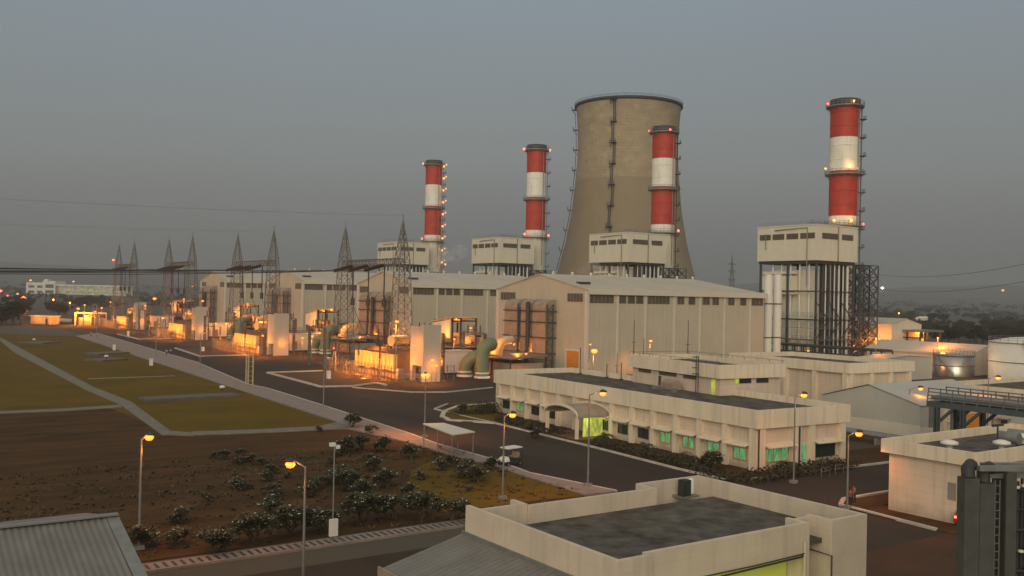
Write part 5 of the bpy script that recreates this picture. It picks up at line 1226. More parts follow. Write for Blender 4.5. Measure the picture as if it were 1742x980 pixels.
# ------------------------------------------------------------------ foreground workshop with parapet, AC unit and lean-to roof
FX0, FX1, FY0, FY1, FZ = 27.4, 45.3, 30.9, 43.4, 6.5
t = thing('foreground_building', 'cream foreground building with white parapet, dark stained flat roof and a yellow green lit bay', 'building', (FX0, FY0, 0)); W, L = FX1-FX0, FY1-FY0
mb = MB(); th = .28
def wallseg(mb, x0, y0, x1, y1, z0, z1): mb.box(x0, y0, z0, x1, y1, z1)
wallseg(mb, 0, 0, th, L, 4.6, FZ)                                  # left (-X) parapet
wallseg(mb, W-th, 0, W, L, 0, FZ)                                  # right
bx = 3.1                                                           # set-back bay on the far side, x position of steps
wallseg(mb, th, L-1.3, 3.2, L-1.3+th, 4.6, FZ); wallseg(mb, 2.95, L-1.0-.02, 3.2, L-.0, 4.6, FZ)
wallseg(mb, 3.2, L-th, 13.0, L, 4.6, FZ) if False else None
wallseg(mb, 3.2, L-1.6, 12.4, L-1.6+th, 4.6, FZ-.05); wallseg(mb, 12.4, L-1.6, 12.4+th, L-th-.003, 4.6, FZ-.05); wallseg(mb, 12.4, L-th, W-th, L, 4.6, FZ)
wallseg(mb, th, 0, 2.0, th, 4.6, FZ-.0); wallseg(mb, 2.0, .0, 2.0+th, .0+th, 4.6, FZ) if False else None
wallseg(mb, 2.0, .35, 13.2, .35+th, 4.9, FZ); wallseg(mb, 13.2, .35, 13.2+th, 1.7, 0, FZ); wallseg(mb, 13.2+th, 1.7-th, 14.8, 1.7, 0, FZ-.05) if False else None
wallseg(mb, 13.2+th, 1.4, 14.9, 1.4+th, 0, FZ-.1); wallseg(mb, 14.9, 0, 14.9+th, 1.68, 0, FZ); wallseg(mb, 15.18, 0, W-th, th, 0, FZ)
mb.build('parapet_wall', M['fore'], t)
mb = MB(); mb.box(.004, 0.3, 0, th+.0, L-.3, 4.597); mb.box(th, L-1.55, 0, W-th-.003, L-1.3, 4.597); mb.box(th, .4, 0, 4.85, .6, 4.597); mb.box(2.0, .4, 4.6, 4.85, .6, 4.897); mb.build('wall', M['fore'], t)
mb = MB(); mb.box(th+.003, .64, 5.2, W-th-.003, L-1.61, 5.45); mb.build('roof', M['roofdark'], t)
mb = MB(); mb.box(4.9, 1.5, 0, 13.1, 1.7, 5.1); mb.box(4.9, .65, 0, 5.0, 1.5, 5.1); mb.build('lit_bay_back', mat('bay_paint', (.62, .66, .16), rough=.6, var=.05), t)
mb = MB(); mb.box(2.4, .4, 0, 13.1, 4.6, .1); mb.build('bay_floor', M['pave'], t)
[plight(t, (x_, -.9, 2.2), 45, (.85, 1, .28), name='bay_light', r=.6) for x_ in (6, 8.5, 11)]
mb = MB(); mb.tube([(6.8, .26, 4.75), (13.0, .26, 4.85), (13.55, 1.25, 4.8), (14.7, 1.25, 4.75), (14.75, -.1, 4.7), (14.75, -.1, .2)], .05, 6); mb.tube([(4.2, .2, 4.95), (9, .2, 4.93), (13.0, .2, 5.0)], .035, 6); mb.build('conduit', M['dark'], t)
mb = MB(); mb.tube([(12.95, .22, .2), (12.95, .22, 5.6)], .07, 8); mb.build('drain_pipe', M['fore'], t)
mb = MB(); mb.box(W-.35, .1, .6, W+1.6, 2.0, .75); mb.build('entry_hood', M['concrete'], t)
# rooftop condenser
t2 = thing('condenser_unit', 'dark and white condenser unit standing in the far corner of the foreground roof', 'air conditioner', (FX0+11.6, FY0+9.4, 5.46), 0)
q = G(1165, 845, 5.46); t2.location = (q.x, q.y, 5.46)
mb = MB(); mb.box(-.42, -.35, .1, .18, .2, 1.1); mb.build('fan_housing', M['acdark'], t2)
mb = MB(); mb.lathe([(.2, .2), (.2, 1.05), (.1, 1.15), (.01, 1.17)], 16, .42, -.1); mb.build('side_tank', M['white'], t2)
mb = MB(); mb.box(-.6, -.45, 0, .85, .55, .1); mb.build('base', M['steel'], t2)
mb = MB(); mb.lathe([(.28, 1.051), (.3, 1.10), (.25, 1.10)], 16, -.12, -.08, cap=False); mb.tube([(-.55, -.38, .1), (-.5, -.4, 1.0), (-.3, -.4, .3)], .03, 6); mb.build('fan_guard', M['dark'], t2)
# lean-to corrugated roof
t = thing('lean_to_roof', 'grey corrugated lean to roof on posts at the bottom centre', 'shelter roof', (FX0, FY0, 0))
mb = MB(); n = 120; yA, yB = -12, L+.2; vs = []; fs = []
xo_, zo_, zi_ = -5.0, 3.75, 4.95
for i in range(n+1):
    y = yA+(yB-yA)*i/n; dz = .055*math.sin(i*math.pi*.5)+0
    for x, z in ((-.01, zi_), (xo_, zo_)): vs.append((x, y, z+(.06 if i % 2 else 0)))
    for x, z in ((-.01, zi_-.07), (xo_, zo_-.07)): vs.append((x, y, z+(.06 if i % 2 else 0)))
for i in range(n): b = i*4; fs += [(b, b+1, b+5, b+4), (b+2, b+6, b+7, b+3), (b+1, b+3, b+7, b+5)]
mb.add(vs, fs); mb.build('corrugated_roof', M['corr'], t)
mb = MB(); mb.box(xo_-.1, yA, zo_-.35, xo_+.0, yB+.1, zo_+.12); mb.tube([(xo_-.05, yB, zo_-.2), (xo_+.1, yB+.02, zo_-.2)], .1, 8); mb.build('gutter', M['duct'], t)
for y in (L-2.2, L-7.5, L-12.8, -6): mb = MB(); mb.box(xo_+.25, y, 0, xo_+.4, y+.15, zo_-.1); mb.build('post', M['dark'], t)
mb = MB(); mb.box(-.12, yA, zi_-.02, -.001, yB, zi_+.16); mb.build('flashing', M['steel'], t)

# corrugated gabled shed at the bottom left
rz_ = 7.0; q = G(197, 878, rz_); t = thing('corrugated_shed', 'corrugated gabled shed roof in the bottom left corner', 'shed', (q.x, q.y, 0))
mb = MB(); n = 110; Lx = 16; dn = 6.8; zs = rz_-1.75; up_ = 7.2
for sgn, yy, zz in ((1, -dn, zs), ):
    vs = []; fs = []
    for i in range(n+1):
        x = -.35-(Lx)*i/n; k = .045 if i % 2 else 0; vs += [(x, 0, rz_+k), (x, yy, zz+k)]
    for i in range(n): b = i*2; fs.append((b, b+2, b+3, b+1))
    mb.add(vs, fs)
mb.build('corrugated_roof', M['corr'], t)
qq = G(100, 862, rz_-1.15); mb = MB(); mb.add([(-.0, .0, rz_+.05), (-.0, up_, rz_-1.3), (-Lx, up_, rz_-1.3), (-Lx, 0, rz_+.05)], [(0, 1, 2, 3)]); mb.build('far_roof_slope', M['corr'], t)
mb = MB(); mb.add([(.1, .2, rz_+.10), (-.45, .2, rz_+.10), (-.45, -dn, zs+.10), (.1, -dn, zs+.10), (.1, .2, rz_-.2), (.1, -dn, zs-.2)], [(0, 1, 2, 3), (0, 3, 5, 4)]); mb.box(-Lx, -.22, rz_+.06, .1, .22, rz_+.13); mb.build('edge_flashing', M['steel'], t)
mb = MB(); mb.add([(0, -dn, 0), (0, up_, 0), (0, up_, rz_-1.32), (0, 0, rz_-.02), (0, -dn, zs-.02), (-Lx, -dn, 0), (-Lx, -dn, zs-.02), (-Lx, up_, 0), (-Lx, up_, rz_-1.32)], [(0, 1, 2, 3, 4), (5, 0, 4, 6), (1, 7, 8, 2)]); mb.build('wall', M['cream'], t)

# dark steel structure at the bottom right corner
sd = 34.0; c0 = CP+ray(1640, 800)*(sd/FPX); bx_, by_ = c0.x, c0.y
t = thing('steel_structure', 'dark grey steel columns and panels filling the bottom right corner', 'steel structure', (bx_, by_, 0), -YAW+R(6)); zt = c0.z
mb = MB(); mb.box(.05, 0, 0, .62, .5, zt-.3); mb.box(.70, .1, 0, 1.25, .6, zt-.5); mb.build_each('duct_panel', M['gsteel'], t)
mb = MB(); mb.tube([(.33, .25, zt-.3), (.33, .3, zt+.0), (.6, .5, zt+.12)], .24, 10); mb.tube([(.97, .35, zt-.5), (1.0, .4, zt-.1), (1.4, .6, zt)], .24, 10); mb.build_each('duct_head', M['dark'], t)
mb = MB(); mb.box(1.65, 0, 0, 2.05, .1, zt-.1); mb.box(1.65, .8, 0, 2.05, .9, zt-.1); mb.box(1.82, .1, 0, 1.9, .8, zt-.1); mb.box(4.2, 0, 0, 4.6, .6, zt); mb.build('column', M['gsteel'], t)
mb = MB(); mb.box(.55, -.1, zt-.02, 6, .1, zt+.16); mb.box(.9, .3, zt-.35, 6, .42, zt-.2); mb.box(1.3, .9, zt-.3, 6, 1.1, zt+.1); mb.build('top_beams', M['steel'], t)
mb = MB(); rng = random.Random(9)
for k in range(10): x = 2.3+k*.25; mb.tube([(x, .6+.1*(k % 3), 0), (x, .6+.1*(k % 3), zt-rng.uniform(.4, 1.4))], rng.uniform(.03, .08), 8)
for k in range(7): z = zt-.8-k*.75; mb.tube([(2.1, .5, z), (5, .5, z+rng.uniform(-.1, .1))], rng.uniform(.03, .07), 8); mb.lathe([(.12, z), (.12, z+.12)], 10, 2.6+rng.uniform(0, 1), .45)
mb.build('pipes', M['dark'], t)
mb = MB()
for s in (1.33, 1.52): mb.bar((s, .2, 0), (s, .2, zt-.4), .035)
for k in range(28): mb.bar((1.33, .2, zt-.6-k*.3), (1.52, .2, zt-.6-k*.3), .03)
mb.build('ladder', M['lattice'], t)
mb = MB(); mb.box(2.0, 1.2, 0, 6, 1.5, zt-1.0); mb.build('back_panel', M['dark'], t)
mb = MB()
for x, z in ((2.5, zt-3.1), (2.85, zt-3.15), (2.3, zt-.75), (2.6, zt-.7)): mb.lathe([(.06, z), (.11, z+.02), (.11, z+.09), (.06, z+.11)], 10, x, .38)
mb.build_each('white_valve', M['white'], t)

# ------------------------------------------------------------------ roadside shelter
a, b, c, d = [G(*p, 2.7) for p in ((719, 722), (770, 741), (808, 736), (755, 721))]
t = thing('bus_shelter', 'small open shelter with a pale flat roof on thin posts by the pavement', 'shelter', (a.x, a.y, 0)); o = a
mb = MB(); mb.prism([(p.x-o.x, p.y-o.y) for p in (a, b, c, d)], 2.7, 2.82); mb.build('roof', M['trim'], t)
for p in (a, b, c, d, (a+b)/2, (c+d)/2): mb = MB(); x, y = (p.x-o.x), (p.y-o.y); cx, cy = ((a+b+c+d)/4-o).xy; x += (cx-x)*.06; y += (cy-y)*.06; mb.tube([(x, y, 0), (x, y, 2.7)], .06, 8); mb.build('post', M['steel'], t)
mb = MB(); mb.box(1.2, -7, .45, 1.6, -1.5, .5); mb.box(1.2, -6.8, 0, 1.6, -6.7, .45); mb.box(1.2, -1.8, 0, 1.6, -1.7, .45); mb.build('bench', M['steel'], t)

# pair of yellow posts by the road, white marker posts
p = G(430, 655); t = thing('cable_riser', 'pair of tall yellow lit posts standing on the pavement by the road', 'posts', (p.x, p.y, 0)); mb = MB(); mb.box(-.12, 0, 0, .12, .2, 5.6); mb.box(-.9, .3, 0, -.66, .5, 5.6); mb.box(-1.3, .3, 0, -1.1, .5, 5.6); mb.build_each('post', M['xfmr'], t)
mb = MB()
for k in range(6): mb.bar((-1.2, .4, .8+k*.9), (0, .1, .8+k*.9), .07)
mb.build('rungs', M['xfmr'], t)
for (px, py, h, lab) in ((194, 596, 1.5, 'white marker post beside the far pavement'), (257, 622, 1.5, 'white marker post beside the pavement at the lawn edge'), (218, 573, 2, 'pale post at the far yard corner'), (345, 598, 1.2, 'white bollard on the middle gravel island'), (559, 645, 1.6, 'white sign post on the nearest gravel island')):
    p = G(px, py); mb = MB(); mb.box(-.35, -.35, 0, .35, .35, h); mb.box(-.4, -.4, h, .4, .4, h+.12); tag(mb.build('marker_post', M['white'], None, (p.x, p.y, 0)), lab, 'post', 'white posts and bollards')
for px, py, lab in ((378, 667, 'white floodlight on the nearest concrete slab'), (181, 611, 'white floodlight on the middle lawn slab'), (58, 581, 'white floodlight on the far left lawn slab')):
    p = G(px, py+3); t = thing('slab_floodlight', lab, 'floodlight', (p.x, p.y, .45), 0, 'white floodlights on the lawn slabs'); mb = MB(); mb.lathe([(.25, .5), (.5, .6), (.5, .85), (.2, 1.0)], 14); mb.build('lamp_head', M['white'], t); mb = MB(); mb.tube([(0, 0, 0), (0, 0, .55)], .12, 8); mb.build('stand', M['dark'], t)
# barriers by the control building corner
for px, py, lab in ((1397, 812, 'left white tube barrier at the kerb by the red hedge'), (1421, 807, 'right white tube barrier at the kerb by the red hedge')):
    p = G(px, py); t = thing('tube_barrier', lab, 'barrier', (p.x, p.y, 0), R(-3), 'white tube barriers'); mb = MB()
    mb.tube([(0, 0, 0), (0, 0, .95), (1.3, 0, .95), (1.3, 0, 0)], .03, 8); mb.tube([(0, 0, .55), (1.3, 0, .55)], .025, 8); mb.tube([(.65, 0, .55), (.65, 0, .95)], .025, 8); mb.build('frame', M['steel'], t)
# distant office block
sd = 1500.; 
def far(px, py, d): r_ = ray(px, py); return CP+r_*(d/r_.dot(fwd))
a = far(44, 501, sd); b = far(210, 501, sd*1.0); base = min(a.z, b.z)
t = thing('office_block', 'pale lit office block with long glazed wing on the far plain at the left', 'building', (a.x, a.y, a.z-1), math.atan2(b.y-a.y, b.x-a.x)); L = (b-a).length; u = L/166.
mb = MB(); mb.box(0, 0, -8, 40*u, 40, 22*u); mb.box(30*u, -4, -8, 52*u, 30, 25*u); mb.box(31*u, 0, 25*u, 36*u, 12, 28*u); mb.build('block', M['white'], t)
mb = MB(); mb.box(40*u, 6, -8, 164*u, 40, 18*u); mb.build('wing', M['officew'], t)
mb = MB(); mb.box(52*u, -2, 17.2*u, 166*u, 44, 19.5*u); mb.box(52*u, 2, 8.2*u, 166*u, 6.2, 9.2*u); mb.build('wing_roof', M['white'], t)
mb = MB()
for (x0, x1, z0, z1) in ((4, 14, 13, 17), (19, 29, 13, 17), (35, 49, 13, 19), (4, 14, 4, 8), (19, 29, 4, 8), (35, 49, 4, 9)): mb.box(x0*u, -4.2 if x0 > 30 else -.2, z0*u, x1*u, -4.01 if x0 > 30 else -.01, z1*u)
mb.build_each('window', M['louvre'], t)
mb = MB()
for k in range(10): mb.box((54+k*12)*u, 3, -8, (54.6+k*12)*u, 4, 17.2*u)
mb.build_each('wing_column', M['white'], t)
mb = MB(); mb.box(-10*u, -12, -8, 170*u, -10, 1.2*u); mb.build('garden_wall', M['white'], t)
# glowing steel frame and low buildings at far left
p = G(128, 553); t = thing('portal_frame', 'glowing orange steel portal frame and low sheds at the far left', 'frame', (p.x, p.y, 0), 0)
a = G(128, 550); b = G(178, 551); hz = zat(a.x, a.y, 530); v = (b-a)
mb = MB(); mb.bar((0, 0, 0), (0, 0, hz), .7); mb.bar((0, 0, hz), (v.x, v.y, hz), .7); mb.bar((v.x, v.y, 0), (v.x, v.y, hz), .5); mb.bar((v.x*.5, v.y*.5, 0), (v.x*.5, v.y*.5, hz), .35); mb.build('frame', M['xfmr'], t)
mb = MB()
for k in range(5): mb.box(v.x*(.12+.17*k), v.y*(.12+.17*k), 0, v.x*(.12+.17*k)+2.2, v.y*(.12+.17*k)+4, hz*.62+(k % 2)*1.2)
mb.build_each('cabinet', M['steel'], t); plight(t, (-2, -2, hz-1), 1800); plight(t, (v.x*.6-3, v.y*.6, 4), 1500)
p = G(52, 551); t = thing('gatehouse', 'small cream gatehouse with warm lit wall at the far left', 'building', (p.x, p.y, 0), R(-55)); mb = MB(); mb.box(0, 0, 0, 11, 6, 3.6); mb.build('wall', M['cream'], t); mb = MB(); mb.box(-.6, -.8, 3.6, 11.6, 6.5, 4.0); mb.build('roof', M['white'], t); mb = MB(); mb.box(9, -.1, 0, 10.2, -.003, 2.6); mb.build('door', M['dark'], t); plight(t, (5, -5, 4), 500)
kerbline('boundary_wall', [(76, 545), (122, 548)], .3, 1.6, m=M['cream'])
bpy.data.objects['boundary_wall']['kind'] = ''; del bpy.data.objects['boundary_wall']['kind']; tag(bpy.data.objects['boundary_wall'], 'low cream boundary wall right of the gatehouse', 'wall')
# distant transmission pylon beyond the nearest hall
d_ = 640; p = far(1245, 470, d_); h = far(1245, 435, d_).z; t = thing('transmission_pylon', 'faint hazy transmission pylon between the cooling tower and the nearest boiler house', 'pylon', (p.x, p.y, 0), R(20)); mb = MB(); mast(mb, 0, 0, H=h, zb=h*.62, w0=4.5, w1=1.1)
for z in (h*.66, h*.78, h*.88): 
    for s in (-1, 1): mb.bar((0, 0, z+.8), (s*7, 0, z), .25); mb.bar((0, 0, z-.8), (s*7, 0, z), .25)
mb.build('lattice', M['lattice'], t)
for i, (ya, yb) in enumerate(((466, 446), (490, 476))):
    a = far(1488, ya, 520); b = far(1760, yb, 300); mb = MB(); mb.tube([a.lerp(b, s/12)+Vector((0, 0, -3*4*(s/12)*(1-s/12))) for s in range(13)], .07, 4); tag(mb.build('power_line', M['dark']), '%s power line sagging in the haze at the right' % ('upper', 'lower')[i], 'power line', 'power lines crossing the sky')
for i, (ya, yb) in enumerate(((452, 462), (460, 468))):
    a = far(1176, yb, 560); b = far(1300, yb+4, 560)
# small far houses on the plain at right
for i, (px, py) in enumerate(((1562, 546), (1572, 545), (1692, 553), (1640, 530))):
    p = G(px, py); 
    k = p.xy.length/1000; mb = MB(); mb.box(-5*k, -3*k, 0, 5*k, 3*k, 2.6*k); t = thing('farm_house', ('white roofed hut left of centre on the plain at the right', 'second white hut right beside the first one', 'white hut among the trees above the white tank', 'pale hut farthest out on the plain')[i], 'house', (p.x, p.y, 0), R(-30), 'white huts on the plain'); mb.build('wall', M['cream'], t)
    mb = MB(); mb.add([(-5.4*k, -3.4*k, 2.6*k), (5.4*k, -3.4*k, 2.6*k), (5.4*k, 3.4*k, 2.6*k), (-5.4*k, 3.4*k, 2.6*k), (-5.4*k, 0, 3.9*k), (5.4*k, 0, 3.9*k)], [(0, 1, 5, 4), (2, 3, 4, 5), (1, 2, 5), (3, 0, 4)]); mb.build('roof', M['white'], t)
# ------------------------------------------------------------------ plants
def leafy(mb, cx, cy, cz, rx, rz, n, s, rng, m=0):
    mb.m = m
    for i in range(n):
        while True:
            p = Vector((rng.uniform(-1, 1), rng.uniform(-1, 1), rng.uniform(-1, 1)))
            if .25 < p.length < 1: break
        q = Vector((cx+p.x*rx, cy+p.y*rx, cz+p.z*rz)); a = Vector((rng.gauss(0, 1), rng.gauss(0, 1), rng.gauss(0, .6))).normalized(); b = a.cross(Vector((rng.gauss(0, 1), rng.gauss(0, 1), rng.gauss(0, 1)))).normalized()
        k = s*rng.uniform(.6, 1.4); mb.add([q-a*k, q+b*k*.5, q+a*k, q-b*k*.5], [(0, 1, 2, 3)])
def frangipani(seed, h=2.4, r=1.3, dens=1.):
    """open branching shrub with clustered leaves and pale flowers"""
    rng = random.Random(seed); t = thing('flowering_shrub', 'x', 'shrub'); wood = MB(); lf = MB(); fl = MB(); tips = []
    def grow(p, d, l, k):
        q = p+d*l; wood.tube([p, q], [.016*k+.008, .016*(k-1)+.008], 5, cap=False)
        if k <= 1: tips.append(q); return
        for _ in range(rng.choice((2, 3, 3))):
            e = (d+Vector((rng.gauss(0, .6), rng.gauss(0, .6), rng.gauss(.05, .3)))).normalized(); grow(q, e, l*rng.uniform(.75, .98), k-1)
    for _ in range(4): grow(Vector((rng.uniform(-.15, .15), rng.uniform(-.15, .15), 0)), Vector((rng.gauss(0, .35)*r, rng.gauss(0, .35)*r, 1)).normalized(), h*.24, 4)
    for q in tips:
        for _ in range(int(20*dens)):
            a = rng.uniform(0, 6.28); u = Vector((math.cos(a), math.sin(a), rng.uniform(-.2, .7))).normalized(); l = rng.uniform(.18, .38); s = Vector((-math.sin(a), math.cos(a), 0))*l*.34; q0 = q; q = q+Vector((rng.gauss(0, .13), rng.gauss(0, .13), rng.gauss(-.05, .14)))
            lf.add([q, q+u*l*.5+s, q+u*l, q+u*l*.5-s], [(0, 1, 2, 3)]); q = q0
        if rng.random() < .5*dens:
            for _ in range(2): c = q+Vector((rng.uniform(-.08, .08), rng.uniform(-.08, .08), rng.uniform(.02, .14))); k = .065; fl.add([c+Vector((k, 0, 0)), c+Vector((0, k, .02)), c+Vector((-k, 0, 0)), c+Vector((0, -k, .02)), c+Vector((0, 0, .05))], [(0, 1, 4), (1, 2, 4), (2, 3, 4), (3, 0, 4), (3, 2, 1, 0)])
    wood.build('branches', M['bark'], t); lf.m = 1; lf.add(fl.v, fl.f); lf.build('foliage', [M['leaf'], M['petal']], t); return t
protos = [frangipani(21, 2.6, 1.4, 1.3), frangipani(22, 2.3, 1.5, 1.2), frangipani(23, 2.0, 1.0, .7)]
used = [False]*3
# (px, py of the foot, prototype, scale, label)
B = [
 (428, 925, 0, 1.05, 'dense flowering shrub by the tiled path, fifth from the left'), (360, 942, 1, 1.0, 'dense flowering shrub by the tiled path, fourth from the left'), (300, 930, 1, .75, 'low flowering shrub by the tiled path, third from the left'), (247, 935, 2, 1.0, 'flowering shrub just right of the left street lamp'),
 (495, 912, 0, 1.1, 'dense flowering shrub left of the second street lamp'), (548, 905, 1, 1.05, 'dense flowering shrub between the second street lamp and the floodlight pole'), (615, 890, 0, 1.15, 'tall flowering shrub right of the floodlight pole'), (672, 884, 1, 1.15, 'broad flowering shrub right of the floodlight pole'), (718, 884, 0, 1.1, 'dense flowering shrub left of the foreground building corner'), (770, 886, 1, 1.05, 'last flowering shrub against the foreground building corner'),
 (590, 835, 0, 1.1, 'flowering shrub in the field just above the floodlight pole'), (622, 848, 2, 1.2, 'loose flowering shrub in the middle of the field'), (573, 822, 2, 1.2, 'flowering shrub behind the floodlight head'), (660, 830, 2, 1.3, 'thin flowering shrub in the middle of the field, right one'), (640, 800, 2, 1.0, 'thin flowering shrub left of the shelter row'),
 (585, 770, 2, 1.3, 'flowering shrub in the reddish part of the field, left one'), (615, 765, 0, 1.0, 'flowering shrub in the reddish part of the field, middle one'), (655, 768, 2, 1.3, 'flowering shrub in the reddish part of the field, right one'), (600, 728, 0, 1.1, 'dark bush at the bend of the pavement'), (632, 738, 1, .8, 'round dark bush on the pavement edge'),
 (700, 780, 2, 1.1, 'small flowering shrub left of the shelter'), (745, 800, 2, .9, 'small flowering shrub below the shelter'), (790, 812, 2, 1.1, 'thin shrub below the right end of the shelter'), (815, 822, 2, 1.2, 'small tree like shrub right below the shelter'), (840, 800, 2, 1.0, 'shrub left of the white vehicle'), (770, 795, 2, .9, 'small shrub under the shelter front'),
 (405, 790, 2, .6, 'small flowering shrub in the dry field, upper middle'), (430, 785, 2, .6, 'small flowering shrub in the dry field right of the upper middle one'), (365, 780, 2, .5, 'tiny flowering shrub in the dry field, upper left'), (470, 850, 2, .7, 'small shrub in the dark field left of the second street lamp'), (350, 855, 2, .6, 'small shrub in the dark field at the left'), (310, 890, 2, .8, 'loose shrub behind the row by the tiled path, left'), (455, 880, 2, 1.0, 'loose shrub behind the row by the tiled path, middle'), (540, 735, 2, .6, 'white leaved bush at the corner of the lawn'),
 (405, 830, 2, .6, 'lonely small shrub in the middle of the dark field'), (520, 845, 2, .9, 'loose shrub behind the second street lamp'), (700, 845, 2, .9, 'loose shrub in the grass before the foreground building'),
 (915, 745, 2, .9, 'flowering shrub left of the arched porch'), (1210, 800, 0, 1.15, 'flowering shrub at the control building front by the green windows'), (1185, 795, 2, .8, 'smaller shrub left of the big one at the green windows'), (785, 700, 2, .9, 'loose shrub on the rounded planter island'),
]
for px, py, k, s, lab in B:
    p = G(px, py); s *= .78 if py < 880 else .92
    if not used[k]: o = protos[k]; o.location = (p.x, p.y, .05); o.scale = (s,)*3; o['label'] = lab; o['group'] = 'flowering shrubs in the field'; used[k] = True
    else: dup(protos[k], (p.x, p.y, .05), random.uniform(0, 6.28), lab, 'flowering shrubs in the field', s)
for k in range(22):
    px, py = random.uniform(380, 860), random.uniform(768, 862); p = G(px, py)
    dup(protos[random.randrange(3)], (p.x, p.y, .03), random.uniform(0, 6.28), 'small dark shrub scattered in the field among the flowering shrubs', 'small scattered shrubs in the field', random.uniform(.28, .6))
# hedges
def hedge(lab, pts, w, h, m, seed, world=False):
    rng = random.Random(seed); mb = MB(); P = [Vector((*p, 0)) for p in pts] if world else [G(*p) for p in pts]
    for a, b in zip(P[:-1], P[1:]):
        L = (b-a).length; n = int(L*60*w)
        for i in range(n):
            q = a.lerp(b, rng.random()); z = rng.uniform(.05, h*rng.uniform(.7, 1.15)); q = q+Vector((rng.uniform(-w, w)*.6, rng.uniform(-w, w)*.6, z)); u = Vector((rng.gauss(0, 1), rng.gauss(0, 1), rng.gauss(0, 1))).normalized(); v = u.cross(Vector((rng.gauss(0, 1), rng.gauss(0, 1), rng.gauss(0, 1)))).normalized(); k = rng.uniform(.1, .2)
            mb.add([q-u*k, q+v*k*.7, q+u*k, q-v*k*.7], [(0, 1, 2, 3)])
    return tag(mb.build('hedge', M[m]), lab, 'hedge', 'low hedges round the control building')
hedge('long low green hedge in front of the control building, right of the porch', [(1020, 757), (1100, 777), (1200, 803)], 2.2, .8, 'hedge', 1)
hedge('low green hedge in front of the control building, left of the porch', [(850, 715), (950, 740)], 2.0, .8, 'hedge', 2)
hedge('reddish hedge along the right end wall of the control building', [(1285, 818), (1345, 808), (1440, 795)], 2.4, 1.0, 'hedge', 3)
hedge('dark bushes at the left corner of the control building', [(815, 706), (845, 700)], 3.0, 1.6, 'leafdk', 4)
hedge('low green hedge at the right corner of the control building', [(1200, 806), (1275, 822)], 2.2, .6, 'hedge', 6)
hedge('dark planting on the rounded planter island', [(775, 706), (835, 702)], 2.4, .5, 'hedge', 5)
# small palms before the control building
def palm():
    t = thing('palm', 'x', 'palm'); rng = random.Random(3); mb = MB(); mb.tube([(0, 0, 0), (0, 0, .8)], [.12, .09], 8); mb.build('trunk', M['bark'], t); mb = MB()
    for i in range(13):
        a = 2.4*i; el = rng.uniform(.3, 1.1); pts = [Vector((math.cos(a)*s*1.1, math.sin(a)*s*1.1, .8+el*s-1.0*s*s)) for s in (0, .3, .6, .9, 1.2)]
        for p, q in zip(pts[:-1], pts[1:]):
            d = (q-p).normalized(); sd_ = d.cross(Vector((0, 0, 1))).normalized()
            for k in range(4):
                c = p.lerp(q, k/4)
                for sg in (-1, 1): mb.add([c, c+d*.09, c+sd_*sg*.34+d*.16-Vector((0, 0, .1))], [(0, 1, 2)])
    mb.build('fronds', M['leafdk'], t); return t
pm = palm(); first = True
for px, py, lab in ((907, 732, 'small palm left of the porch of the control building'), (1027, 757, 'small palm right beside the porch'), (1096, 775, 'small palm at the dark windows right of the porch'), (1155, 790, 'small palm at the first green window'), (1342, 806, 'small palm at the end wall of the control building')):
    p = G(px, py)
    if first: pm.location = (p.x, p.y, 0); pm['label'] = lab; pm['group'] = 'small palms at the control building'; pm.scale = (1.3,)*3; first = False
    else: dup(pm, (p.x, p.y, 0), random.uniform(0, 6), lab, 'small palms at the control building', 1.3)
# trees
def tree(seed, h=7., r=3.6, n=2600):
    rng = random.Random(seed); t = thing('tree', 'x', 'tree'); mb = MB(); mb.tube([(0, 0, 0), (.1, 0, h*.25), (0, .1, h*.5)], [.3, .22, .15], 8)
    cl = []
    for i in range(11):
        a = rng.uniform(0, 6.28); d = rng.uniform(.2, .75)*r; z = h*rng.uniform(.45, .86); c = (math.cos(a)*d, math.sin(a)*d, z); cl.append(c); mb.tube([(0, 0, h*.35), (c[0]*.5, c[1]*.5, h*.5), c], [.14, .1, .04], 5, cap=False)
    mb.build('trunk', M['bark'], t); mb = MB()
    for c in cl: k = rng.uniform(.32, .52)*r; leafy(mb, *c, k, k*.72, n//11, .26, rng)
    mb.build('crown', M['leafdk'], t); return t
T = [tree(31), tree(32, 6, 4.2), tree(33, 8, 3.4)]; tused = [False]*3; rng = random.Random(77)
def put_tree(p, s, lab, grp):
    k = rng.randrange(3); z = gz(p.x, p.y)
    if not tused[k]: o = T[k]; o.location = (p.x, p.y, z-.1); o.scale = (s,)*3; o['label'] = lab; o['group'] = grp; tused[k] = True; return o
    return dup(T[k], (p.x, p.y, z-.1), rng.uniform(0, 6.28), lab, grp, (s*rng.uniform(.9, 1.3), s*rng.uniform(.9, 1.3), s*rng.uniform(.8, 1.1)))
for i in range(56):                                   # dark grove at the right between the tanks and the plain
    px = 1555+rng.uniform(0, 200); py = 572+rng.uniform(-12, 18)-max(0, (1600-px))*.1; p = G(px, py); put_tree(p, rng.uniform(.9, 1.25), 'dark tree in the dense grove behind the steel tank and the white tank', 'dark grove at the right')
for i in range(46):
    px = 1475+rng.uniform(0, 300); py = rng.choice((533, 537, 541, 548, 556))+rng.uniform(-2, 3); p = G(px, py); put_tree(p, rng.uniform(.8, 1.5), 'dark tree scattered over the dry plain at the right', 'trees on the plain at the right')
for i in range(26):
    px = rng.uniform(-20, 60); py = rng.uniform(522, 556); p = G(px, py); put_tree(p, rng.uniform(.9, 1.5), 'dark tree in the grove at the far left edge', 'trees at the far left')
for i in range(16):
    px = 112+rng.uniform(0, 70); py = 518+rng.uniform(-4, 5); p = G(px, py); put_tree(p, rng.uniform(1., 1.5), 'dark tree in the clump below the office block', 'trees below the office block')
